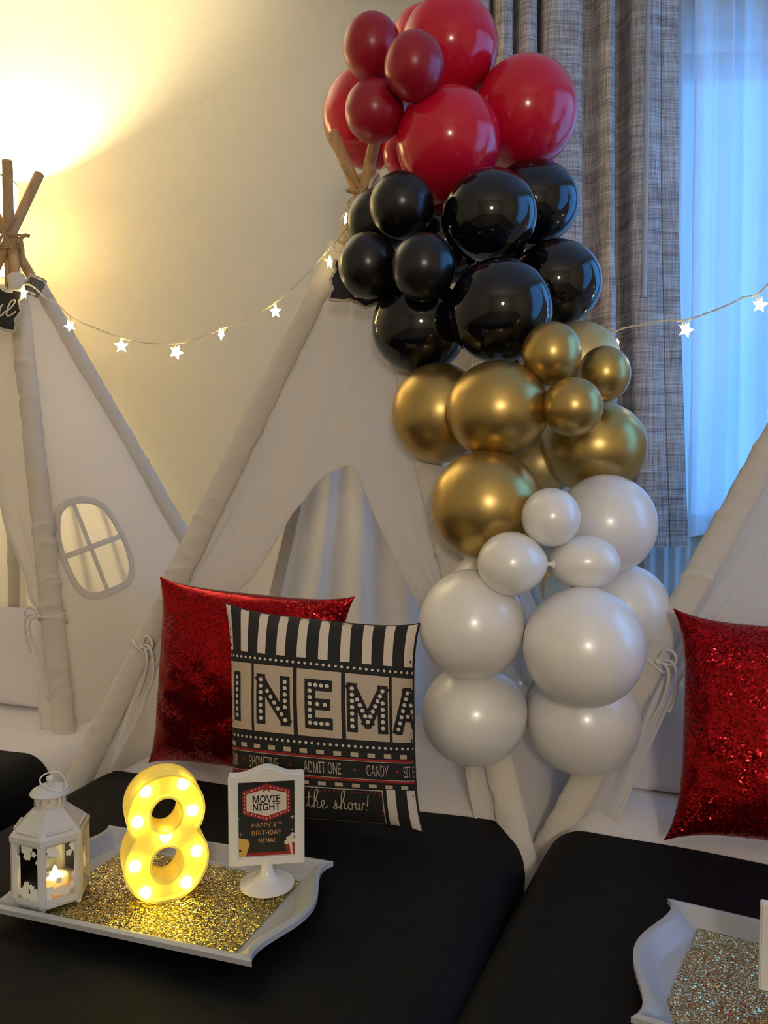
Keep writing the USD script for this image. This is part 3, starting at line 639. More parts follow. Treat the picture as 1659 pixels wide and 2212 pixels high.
obj('banner_border', on_cushion(box_l, .03), M_CREAM2, cin, smooth=True)
bd = []
for k in range(30): bd.append(ellipse(-.69 + k * .0446, vy(.822), .009, .008, 8))
for k in range(6): bd += [ellipse(.615, vy(.835 + .026 * k), .009, .008, 8), ellipse(-.695, vy(.835 + .026 * k), .009, .008, 8)]
obj('banner_bulbs', on_cushion(unary_union(bd), .02), M_REDINK, cin, smooth=True, kind='stuff')
# handwriting "the show!"
def script(strokes, w=.007):
    return unary_union([LineString(spline(s, 26)).buffer(w) for s in strokes])
def sc(pts, ox, oy, s): return [(ox + x * s, oy + y * s * 1.05) for x, y in pts]
ox, oy, S_ = -.13, vy(.915), .105
GL = {'t': [[(0, .1), (.22, .5), (.42, 1.5)], [(.42, 1.5), (.24, .5), (.30, .02), (.62, .25)], [(.08, .95), (.36, 1.0), (.66, 1.06)]],
      'h': [[(0, .1), (.35, .8), (.62, 1.75), (.45, 1.72), (.22, .7), (.10, -.02)], [(.14, .3), (.38, .72), (.50, .62), (.44, .1), (.56, .02), (.80, .25)]],
      'e': [[(0, .2), (.34, .5), (.36, .75), (.18, .72), (.08, .3), (.22, .0), (.62, .25)]],
      's': [[(0, .1), (.26, .5), (.34, .82), (.36, .5), (.38, .15), (.14, .02)], [(.14, .02), (.4, .05), (.62, .25)]],
      'o': [[(.32, .7), (.10, .55), (.06, .1), (.30, .02), (.42, .45), (.28, .72), (.46, .62), (.66, .6)]],
      'w': [[(0, .65), (.10, .7), (.06, .1), (.24, .05), (.40, .65), (.38, .1), (.58, .05), (.74, .7), (.92, .62)]],
      '!': [[(.30, 1.5), (.14, .45)], [(.04, .06), (.07, .03)]]}
strokes = []; x = 0
for ch, adv in (('t', .62), ('h', .78), ('e', .60), (' ', .50), ('s', .62), ('h', .80), ('o', .68), ('w', 1.0), ('!', .6)):
    if ch != ' ':
        for st in GL[ch]: strokes.append(sc([(px_ + x, py_) for px_, py_ in st] if len(st) > 2 else [(st[0][0] + x, st[0][1]), ((st[0][0] + st[1][0]) / 2 + x + .01, (st[0][1] + st[1][1]) / 2), (st[1][0] + x, st[1][1])], ox, oy, S_))
    x += adv
obj('printed_script', on_cushion(script(strokes, .0052), .012, .0008), M_CREAM2, cin, smooth=True)
pc = unary_union([ellipse(-.90, vy(.865), .035, .03, 12), ellipse(-.86, vy(.845), .03, .03, 12), ellipse(-.93, vy(.885), .02, .02, 12)])
obj('printed_popcorn', on_cushion(pc, .02), M_CREAM2, cin, smooth=True)

# ------------------------------------------------------------------ trays, glitter card
def tray_outline(L, Wd, bulge, flare, n=26):
    """right half end then mirrored: counter-clockwise loop of (x, y)."""
    ys = np.linspace(-Wd / 2, Wd / 2, n); e = np.array([L / 2 + bulge * math.cos(math.pi * y / Wd) ** 2 + flare * (abs(y) / (Wd / 2)) ** 8 for y in ys])
    right = np.stack([e, ys], 1); left = np.stack([-e, ys], 1)[::-1]
    xs = np.linspace(L / 2 + flare, -L / 2 - flare, 24)[1:-1]
    top = np.stack([xs, np.full(22, Wd / 2)], 1); bot = np.stack([-xs, np.full(22, -Wd / 2)], 1)
    return np.vstack([right, top, left, bot])
def build_tray(label, c, yaw, L=.40, Wd=.285, bulge=.036, zb=None, hgt=.025):
    zb = TOP + .0165 if zb is None else zb
    a = V(math.cos(yaw), -math.sin(yaw), 0); b = V(math.sin(yaw), math.cos(yaw), 0)
    t = thing('serving_tray', label, 'tray', (c[0], c[1], zb), 'trays on the beds')
    def loop(scx, scy, z, bg, fl=.014, tip=0.0):
        o = tray_outline(L - scx * 2, Wd - scy * 2, bg, fl)
        zz = z + tip * (np.abs(o[:, 0]) / (L / 2)) ** 6
        return V(c[0], c[1], 0) + np.outer(o[:, 0], a) + np.outer(o[:, 1], b) + np.outer(zz, [0, 0, 1])
    loops = [loop(.026, .024, zb, bulge * .85, .0), loop(.018, .016, zb + .004, bulge * .9, .004), loop(.002, .003, zb + hgt - .008, bulge, .012), loop(-.004, -.003, zb + hgt - .008, bulge, .014), loop(-.004, -.004, zb + hgt, bulge, .014), loop(.002, .002, zb + hgt + .002, bulge, .013), loop(.008, .007, zb + hgt, bulge, .012), loop(.021, .019, zb + .006, bulge * .9, .004), loop(.026, .024, zb + .003, bulge * .85, .0)]
    n = len(loops[0]); v = np.vstack(loops); f = grid_faces(len(loops), n, True)
    cb = len(v); v = np.vstack([v, [c[0], c[1], zb], [c[0], c[1], zb + .003]]); k = np.arange(n)
    f = np.vstack([f, np.stack([(k + 1) % n, k, np.full(n, cb)], 1), np.stack([(len(loops) - 1) * n + k, (len(loops) - 1) * n + (k + 1) % n, np.full(n, cb + 1)], 1)])
    f = f[:, ::-1]
    obj('body', (v, f), M_TRAY, t, smooth=40)
    return a, b, zb + .003
def card(label, c, a, b, z, lx, ly, rot, m):
    aa = a * math.cos(rot) + b * math.sin(rot); bb_ = -a * math.sin(rot) + b * math.cos(rot)
    q = xf(trimesh.creation.box(bounds=[[-lx / 2, -ly / 2, 0], [lx / 2, ly / 2, .0012]]), frame4(V(c[0], c[1], z + .0004), aa, bb_, V(0, 0, 1)))
    obj('glitter_card', q, m, None, False, label, None, 'glitter card'); return z + .0016
ZR = TOP + .0165 + .025
fr_, br_, bl_ = PZ(500, 2064, ZR), PZ(712, 1862, ZR), PZ(236, 1785, ZR)
tc = (fr_ + bl_) / 2; ty = math.atan2(-(br_ - bl_)[1], (br_ - bl_)[0])
TL_ = np.linalg.norm((br_ - bl_)[:2]) - .014
print('tray', fr_, br_, bl_, 'len', TL_, 'yaw', math.degrees(ty), 'w', np.linalg.norm(fr_ - br_))
tb = V(math.sin(ty), math.cos(ty), 0); tw_ = np.dot(br_ - fr_, tb)
tc = (br_ + bl_) / 2 - tb * tw_ / 2
ta, tb, tz = build_tray('pale plastic serving tray holding lantern, lit numeral and sign', tc, ty, TL_ - .012, tw_)
tz1 = card('gold glitter card lining the tray under the lit numeral', tc + ta * .006, ta, tb, tz, TL_ - .075, tw_ - .060, math.radians(-2), M_GLITTER)
bl2, br2, fl2 = PZ(1460, 1947, ZR), PZ(1659, 1987, ZR), PZ(1358, 2192, ZR)
ty2 = math.atan2(-(br2 - bl2)[1], (br2 - bl2)[0]); ta2 = V(math.cos(ty2), -math.sin(ty2), 0); tb2 = V(math.sin(ty2), math.cos(ty2), 0); w2 = np.dot(bl2 - fl2, tb2)
print('tray2 yaw', math.degrees(ty2), w2, tw_)
w2 = max(w2, .25)
ty2 += math.radians(4); ta2 = V(math.cos(ty2), -math.sin(ty2), 0); tb2 = V(math.sin(ty2), math.cos(ty2), 0)
tc2 = bl2 + ta2 * TL_ / 2 - tb2 * w2 / 2
build_tray('pale plastic serving tray cut off by the lower right corner', tc2, ty2, TL_ - .012, w2)
card('pale gold glitter card in the lower right tray', tc2 + ta2 * .0, ta2, tb2, tz, TL_ - .046, w2 - .050, math.radians(-5), M_GLITTER2)

# ------------------------------------------------------------------ lit numeral 8
def build_eight():
    c = PZ(354, 1923, tz1); nrm = unit([.40, -.92, 0]); x = V(-nrm[1], nrm[0], 0); up = V(0, 0, 1)
    k = c[1] / 1700 * 1.09   # metres per pixel there
    t = thing('marquee_number', 'yellow lit numeral 8 with nine round bulbs on gold tray', 'light', c)
    D = .054; M = frame4(V(c[0], c[1], tz1), x, up, nrm); M[:3, 3] -= nrm * D * .3
    Ht = .196; R1, R2 = .0585, .0635; c2 = .0615; c1 = Ht - R1
    out = Point(0, c1).buffer(R1, 24).union(Point(0, c2).buffer(R2, 24)).intersection(sbox(-1, 0, 1, 1))
    out = out.buffer(.004).buffer(-.008).buffer(.004)
    h1, h2 = affinity.scale(Point(0, c1 - .004).buffer(.0225, 20), .98, 1.15), affinity.scale(Point(0, c2 - .004).buffer(.0225, 20), .98, 1.2)
    face = out.difference(h1).difference(h2); wall = .0035
    body = unary_union([out.difference(out.buffer(-wall)), h1.buffer(wall).difference(h1), h2.buffer(wall).difference(h2)])
    obj('casing', xf(extrude(body, D), M), M_8, t, smooth=35)
    M2 = M.copy(); M2[:3, 3] += nrm * (D - .014)
    obj('face', xf(extrude(out.buffer(-wall * .5).difference(h1.buffer(wall * .5)).difference(h2.buffer(wall * .5)), .003), M2), M_8, t, smooth=35)
    M3 = M.copy(); obj('back', xf(extrude(face, .003), M3), M_8, t, smooth=35)
    for sx, sy in ((-.029, .172), (.027, .175), (-.041, .127), (.040, .131), (.0, .0985), (-.046, .060), (.046, .066), (-.031, .0165), (.030, .020)):
        q = V(c[0], c[1], tz1) + x * sx + up * sy + nrm * (D * .7 - .0095)
        obj('bulb', trimesh.creation.icosphere(2, .0088).apply_translation(q), M_LED, t, smooth=True)
build_eight()

# ------------------------------------------------------------------ upright sign frames
def build_sign(label, base, nrm, scale=1.0):
    nrm = unit(nrm); x = V(-nrm[1], nrm[0], 0); up = unit(V(0, 0, 1) + nrm * .06); nn = np.cross(x, up); z0 = base[2]
    t = thing('sign_holder', label, 'sign', base); UsdGeom.Xformable(stage.GetPrimAtPath(t.path)).AddScaleOp().Set(Gf.Vec3f(scale, scale, scale))
    obj('foot', lathe([(0, 0), (.041, 0), (.0435, .002), (.0425, .0055), (.032, .0085), (.020, .0125), (.0125, .020), (.0098, .032), (.0094, .048), (0, .048)], base, 48), M_WHITEPL, t, smooth=50)
    Wf, Hf, o = .118, .154, base + V(0, 0, .036)
    M = frame4(o - nn * .007, x, up, nn)
    topc = [(xx, Hf - .006 + .012 * math.cos(min(abs(xx) / .042, 1) * math.pi / 2) ** 2 * 1.0) for xx in np.linspace(Wf / 2 - .006, -Wf / 2 + .006, 30)]
    outl = Polygon([(-Wf / 2, 0), (Wf / 2, 0), (Wf / 2, Hf - .006)] + topc + [(-Wf / 2, Hf - .006)]).buffer(-.004).buffer(.004)
    inn = sbox(-.0435, .0135, .0435, .136)
    import manifold3d as mf
    fr = []
    for k, (ins, z) in enumerate(((0, .0), (0, .011), (.0012, .0132), (.003, .014))): fr.append((outl.buffer(-ins).difference(inn.buffer(ins * .6)), z))
    obj('frame', join(xf(extrude(outl.difference(inn), .0125), M), xf(extrude(outl.buffer(-.0025).difference(inn.buffer(.002)), .0145), M), xf(extrude(outl.buffer(-.001), .004), M)), M_WHITEPL, t, smooth=30)
    L = lambda poly, z, e=.00015: xf(extrude(poly, e), M @ trimesh.transformations.translation_matrix([0, 0, z]))
    z = .0085
    po = obj('poster', L(inn.buffer(.002), .004, z - .004), M_CARD, t, smooth=False)
    cx, cyy = .0, .101
    hexo = Polygon([(-.036, .018), (0, .029), (.036, .018), (.036, -.017), (0, -.030), (-.036, -.017)]); hexo = affinity.translate(hexo, cx, cyy).buffer(.001)
    hexi = affinity.scale(hexo, .84, .74)
    obj('marquee', L(hexo, z), M_REDINK, po, smooth=False)
    obj('marquee_panel', L(hexi, z + .0002), M_CREAM, po, smooth=False)
    mid = affinity.scale(hexo, .925, .875).exterior; n = 34
    obj('marquee_bulbs', L(unary_union([mid.interpolate(k / n, normalized=True).buffer(.0012, 4) for k in range(n)]), z + .0002), M_CREAM, po, smooth=False, kind='stuff')
    obj('star', L(star2(cx, cyy + .0245, .0095), z + .0004), M_REDINK, po, smooth=False)
    def tx(s, h, y, sx, m, nm, bold=False, dx=0.0):
        v, f = text2(s, h, dx, y, sx, bold); v[:, 2] *= .0002; return obj(nm, xf((v, f), M @ trimesh.transformations.translation_matrix([0, 0, z + .0004])), m, po, smooth=False)
    tx('MOVIE', .0112, cyy + .0055, .86, M_BLKINK, 'title_text', True); tx('NIGHT', .0112, cyy - .0075, .86, M_BLKINK, 'title_text', True)
    tx('HAPPY 8', .0072, .0640, .92, M_GOLDINK, 'greeting_text', False, -.004); tx('TH', .0035, .0665, 1.0, M_GOLDINK, 'greeting_text', False, .0205)
    tx('BIRTHDAY', .0072, .0515, .92, M_GOLDINK, 'greeting_text'); tx('NINA!', .0072, .0385, .95, M_GOLDINK, 'greeting_text')
    obj('bottom_band', L(sbox(-.0435, .0135, .0435, .0185), z), M_REDINK, po, smooth=False)
    tk = Polygon([(-.0435, .0135), (-.033, .0135), (-.026, .034), (-.0285, .037), (-.0285, .041), (-.0435, .0445)])
    obj('ticket', L(tk, z + .0002), M_YELLOW, po, smooth=False); obj('ticket_star', L(star2(-.0415, .0235, .003), z + .0004), M_BLKINK, po, smooth=False)
    bk = Polygon([(.033, .0135), (.0435, .0135), (.0435, .033), (.028, .031)])
    obj('popcorn_box', L(bk, z + .0002), M_REDINK, po, smooth=False)
    obj('popcorn_stripe', L(Polygon([(.0375, .0135), (.0405, .0135), (.0395, .0325), (.0352, .032)]), z + .0003), M_CREAM, po, smooth=False)
    pcs = unary_union([Point(a, b).buffer(r, 6) for a, b, r in ((.031, .0335, .0038), (.036, .035, .004), (.041, .036, .004), (.034, .0395, .0038), (.0385, .0415, .004), (.0405, .046, .0032))]).intersection(inn)
    obj('popcorn', L(pcs, z + .0004), M_CREAM, po, smooth=False)
    sp = unary_union([star2(a, b, r, r * .22, 90, 4) for a, b, r in ((.040, .0745, .0036), (.040, .0535, .0022), (-.041, .050, .0034), (-.0425, .0755, .0018))]).intersection(inn)
    obj('sparkles', L(sp, z + .0002), M_CREAM, po, smooth=False)
build_sign('white plastic sign frame reading MOVIE NIGHT on the gold tray', PZ(577, 1912, tz1), (.13, -.99, 0))
sx0 = PZ(1724, 2196, tz1)
build_sign('white sign frame half cut off by the right picture edge', V(sx0[0], sx0[1], tz1), (-.33, -.94, 0), .74)

# ------------------------------------------------------------------ lantern and tealight
def flower(cx, cy, R):
    return unary_union([Point(cx + R * .62 * math.cos(a), cy + R * .62 * math.sin(a)).buffer(R * .40, 4) for a in np.arange(5) * 2 * np.pi / 5 + cx * 99] + [Point(cx, cy).buffer(R * .3, 4)])
def build_lantern():
    c = PZ(112, 1935, tz1); R = .056; z0 = c[2]; rot = math.radians(-81)
    t = thing('lantern', 'white metal hexagonal lantern with blossom printed glass on tray', 'lantern', c)
    vx = [V(c[0] + R * math.cos(rot + k * np.pi / 3), c[1] + R * math.sin(rot + k * np.pi / 3), 0) for k in range(6)]
    up = V(0, 0, 1); cz = V(c[0], c[1], 0)
    hexl = lambda r, z: np.array([V(c[0] + r * math.cos(rot + k * np.pi / 3), c[1] + r * math.sin(rot + k * np.pi / 3), z) for k in range(6)])
    def hexloft(ls):
        v = np.vstack([hexl(r, z0 + z) for r, z in ls]); return v, grid_faces(len(ls), 6, True)
    zb, ze, zt = .010, .108, .141
    obj('base', hexloft([(0, .006), (R * 1.02, .006), (R * 1.04, .010), (R * 1.02, .018), (R * .9, .018), (0, .016)]), M_METAL, t, smooth=False)
    for k in range(6): obj('foot', xf(trimesh.creation.icosphere(2, .0045), frame4(vx[k] * .94 + cz * .06 + V(0, 0, z0 + .0045), *np.eye(3))), M_METAL, t, smooth=True)
    for k in range(6):
        p = vx[k]; rad = unit(p - cz); tn = np.cross(up, rad)
        obj('post', rbox((.009, .011, ze - .010), .002, frame4(p - rad * .003 + V(0, 0, z0 + (ze + .014) / 2), rad, tn, up)), M_METAL, t, smooth=40)
    obj('eave', hexloft([(R * .86, ze - .010), (R * 1.0, ze - .010), (R * 1.06, ze - .006), (R * 1.07, ze + .002), (R * 1.0, ze + .006), (R * .86, ze + .004), (R * .86, ze - .010)]), M_METAL, t, smooth=False)
    obj('roof', hexloft([(R * 1.05, ze + .003), (R * .46, zt), (R * .40, zt + .001), (R * .98, ze + .002), (R * 1.05, ze + .003)]), M_METAL, t, smooth=False)
    # raised rib on each roof face
    for k in range(6):
        m0 = (hexl(R * .97, z0 + ze + .009)[k], hexl(R * .97, z0 + ze + .009)[(k + 1) % 6]); q = [m0[0] * .84 + m0[1] * .16, m0[0] * .16 + m0[1] * .84]
        obj('roof_rib', tube([q[0], q[1]], .0022, 8), M_METAL, t, smooth=True)
    # slotted collar
    rc_ = .0225; slots = []
    n = 12
    v = []; col = [lathe([(rc_ * .97, zt - .004), (rc_, zt - .004), (rc_, zt + .004), (rc_ * .97, zt + .004), (rc_ * .97, zt - .004)], (c[0], c[1], z0), 36), lathe([(rc_ * .97, zt + .017), (rc_, zt + .017), (rc_, zt + .021), (rc_ * .97, zt + .021), (rc_ * .97, zt + .017)], (c[0], c[1], z0), 36)]
    for k in range(n):
        a = 2 * np.pi * k / n; rd = V(math.cos(a), math.sin(a), 0)
        col.append(rbox((.0014, .0062, .020), .0004, frame4(cz + rd * (rc_ - .0006) + V(0, 0, z0 + zt + .0105), rd, np.cross(up, rd), up)))
    obj('collar', join(*col), M_METAL, t, smooth=30)
    obj('cap', lathe([(0, zt + .0205), (.0285, zt + .0205), (.0295, zt + .0222), (.0265, zt + .0265), (.017, zt + .032), (.007, zt + .0345), (0, zt + .035)], (c[0], c[1], z0), 40), M_METAL, t, smooth=50)
    obj('knob', join(lathe([(0, zt + .033), (.0045, zt + .033), (.0045, zt + .040), (.006, zt + .042), (.005, zt + .046), (0, zt + .0475)], (c[0], c[1], z0), 20)), M_METAL, t, smooth=50)
    hc = cz + V(0, 0, z0 + zt + .042); d1, d2 = unit([.95, -.25, -.10]), unit([.2, .9, .36])
    obj('ring_handle', tube([hc + d1 * (.006 + .0215 * math.cos(a)) + V(.0, 0, 0) + d2 * .016 * math.sin(a) + V(0, 0, -.010 * max(0, math.cos(a))) for a in np.linspace(0, 2 * np.pi, 36, endpoint=False)], .0014, 8, closed=True), M_METAL, t, smooth=True)
    rr = random.Random(4)
    for k in range(6):
        a, b = vx[k], vx[(k + 1) % 6]; tn = unit(b - a); mid = (a + b) / 2; rd = unit(mid - cz); w = np.linalg.norm(b - a) - .008
        M = frame4(mid - rd * .003 + V(0, 0, z0 + .018), tn, up, rd); hgt = ze - .010 - .018
        pn = obj('pane', xf(trimesh.creation.box(bounds=[[-w / 2, 0, -.0006], [w / 2, hgt, .0006]]), M), M_PANE, t, smooth=False)
        fl = []
        for _ in range(26):
            e = rr.random(); cxx = rr.uniform(-w / 2 + .003, w / 2 - .003); band = rr.choice(('t', 'b', 'b', 's'))
            cy_ = hgt - abs(rr.gauss(0, .010)) - .003 if band == 't' else abs(rr.gauss(0, .009)) + .003 if band == 'b' else rr.uniform(.02, hgt - .02)
            if band == 's': cxx = rr.choice((-1, 1)) * (w / 2 - .004)
            fl.append(flower(cxx, cy_, rr.uniform(.0040, .0072)))
        pr = unary_union(fl).intersection(sbox(-w / 2, 0, w / 2, hgt))
        obj('blossom_print', xf(extrude(pr, .0004), M @ trimesh.transformations.translation_matrix([0, 0, .0008])), M_FROST, pn, smooth=False, kind='stuff')
    q = V(c[0] + .008, c[1] - .006, z0 + .0182)
    tl = thing('tealight', 'flickering cream tealight candle inside the white lantern', 'candle', q)
    obj('cup', lathe([(0, 0), (.0185, 0), (.0192, .002), (.0190, .016), (.0178, .0175), (.012, .0165), (0, .0135)], q, 36), M_WAX, tl, smooth=50)
    obj('flame', lathe([(0, .0135), (.0045, .0145), (.0054, .019), (.0042, .025), (.0018, .031), (0, .0335)], q, 18), M_FLAME, tl, smooth=True)
build_lantern()

# ------------------------------------------------------------------ name plaques hung on the tents
def plaque(label, o, x, up, w, h, strokes_, name_size):
    nn = np.cross(x, up); t = thing('name_plaque', label, 'sign', o)
    def scallop(w, h):
        pts = []
        for sx, sy in ((1, 1), (-1, 1), (-1, -1), (1, -1)):
            pass
        p = sbox(-w / 2, -h / 2, w / 2, h / 2)
        for sx in (-1, 1):
            for sy in (-1, 1): p = p.difference(Point(sx * (w / 2 + h * .02), sy * h * .22).buffer(h * .065, 12)).difference(Point(sx * w * .22, sy * (h / 2 + h * .03)).buffer(h * .07, 12))
        # brackets on each side
        p = p.union(Polygon([(w / 2 - .003, h * .14), (w / 2 + h * .05, 0), (w / 2 - .003, -h * .14)])).union(Polygon([(-w / 2 + .003, h * .14), (-w / 2 - h * .05, 0), (-w / 2 + .003, -h * .14)]))
        p = p.union(Polygon([(-w * .14, -h / 2 + .001), (0, -h / 2 - h * .12), (w * .14, -h / 2 + .001)])).union(Polygon([(-w * .14, h / 2 - .001), (0, h / 2 + h * .12), (w * .14, h / 2 - .001)]))
        return p.buffer(.004).buffer(-.008).buffer(.004)
    M = frame4(o, x, up, nn); s = scallop(w, h)
    obj('border', xf(extrude(s, .004), M), M_SIGNEDGE, t, smooth=30)
    obj('board', xf(extrude(s.buffer(-.006), .0048), M), M_SIGN, t, smooth=30)
    if strokes_: obj('lettering', xf(extrude(unary_union([LineString(spline(q, 26)).buffer(.0022) for q in strokes_]).intersection(s.buffer(-.008)), .0056), M), M_CREAM, t, smooth=False)
    obj('hanging_twine', join(tube(spline([M[:3, 3] + x * (-w * .3) + up * h * .42 + nn * .006, M[:3, 3] + x * (-w * .12) + up * (h * .40) + nn * .009, M[:3, 3] + x * 0 + up * (h * .9) + nn * -.0], 16), .0016, 7), tube(spline([M[:3, 3] + x * (w * .3) + up * h * .42 + nn * .006, M[:3, 3] + x * (w * .14) + up * (h * .44) + nn * .009, M[:3, 3] + x * 0 + up * (h * .9) + nn * -.0], 16), .0016, 7), trimesh.creation.icosphere(1, .003).apply_translation(M[:3, 3] + x * w * .3 + up * h * .42 + nn * .006)), M_CORD, t, smooth=True)
pl = P(-20, 666, 2.36); s_ = 1 / 1700 * 2.36
ie = [[(.020, -.022), (.026, .0), (.034, .014)], [(.034, .014), (.029, -.010), (.033, -.022), (.044, -.008)], [(.044, -.008), (.062, .012), (.066, .032), (.058, .030), (.050, .0), (.054, -.020), (.068, -.012), (.074, -.004)], [(-.06, -.02), (-.05, .02), (-.03, .02), (-.02, -.02), (0, -.01), (.02, -.022)]]
plaque('black scalloped name plaque hanging at the top of the left tent', pl, unit([.985, .06, -.10]), unit([.10, .25, .96]), .172, .134, ie, 1)
pm = P(797, 612, 1.855)
et = [[(-.050, -.004), (-.046, -.014), (-.043, -.024)], [(-.032, -.018), (-.030, -.034), (-.026, -.040), (-.020, -.036), (-.018, -.026)], [(-.03, .01), (0, .02), (.02, -.01), (.05, .0)]]
plaque('black scalloped name plaque half hidden behind the black balloons', pm, unit([.97, -.16, -.12]), unit([.12, .25, .96]), .182, .108, et, 1)

# ------------------------------------------------------------------ balloons
def balloon(label, px, py, rx, ry, Y, m, axis, cat='balloon', tail=1.12, knot=True, nipple=False, name='balloon', group=None):
    c = P(px, py, Y); k = np.linalg.norm(c - V(0, 0, ZC)) / np.linalg.norm(ray(px, py)) / F
    a, b = rx * k, ry * k; r = (a + b) / 2
    view = unit(c - V(0, 0, ZC)); right = unit(np.cross(view, [0, 0, 1])); up = np.cross(right, view)
    ax = unit(right * axis[0] + up * axis[1] + view * axis[2])      # from the centre to the neck
    s = trimesh.creation.icosphere(4, 1.0); v = np.array(s.vertices); h = v @ ax
    perp = v - np.outer(h, ax); g = np.clip(h, 0, 1)
    h2 = np.where(h > 0, h * (1 + (tail - 1) * h ** 3), h); sh = np.where(h > 0, 1 - .16 * (tail - 1) / .12 * g ** 2 * .5, 1.0)
    v = perp * sh[:, None] + np.outer(h2, ax)
    d = np.stack([v @ right, v @ up, v @ view], 1) * [a, b, r]
    t = thing(name, label, cat, c, group)
    R = np.stack([right, up, view], 1)
    obj('envelope', (c + d @ R.T, s.faces), m, t, smooth=True)
    if knot:
        tip = c + ((R * [a, b, r]) @ (R.T @ (ax * tail)))
        e = unit(tip - c)
        obj('knot', lathe([(0, -.006), (.008, -.004), (.005, .0), (.0035, .004), (.0055, .007), (.009, .012), (.0085, .013), (0, .011)], tip, 14, e), m, t, smooth=True)
    if nipple:
        tp = c + (R * [a, b, r]) @ (R.T @ (-ax)); obj('crown', lathe([(.0055, -.0012), (.0035, .0003), (0, .0006)], tp, 12, unit(tp - c)), M_RED2, t, smooth=True, label='darker thick spot of latex')
    return t
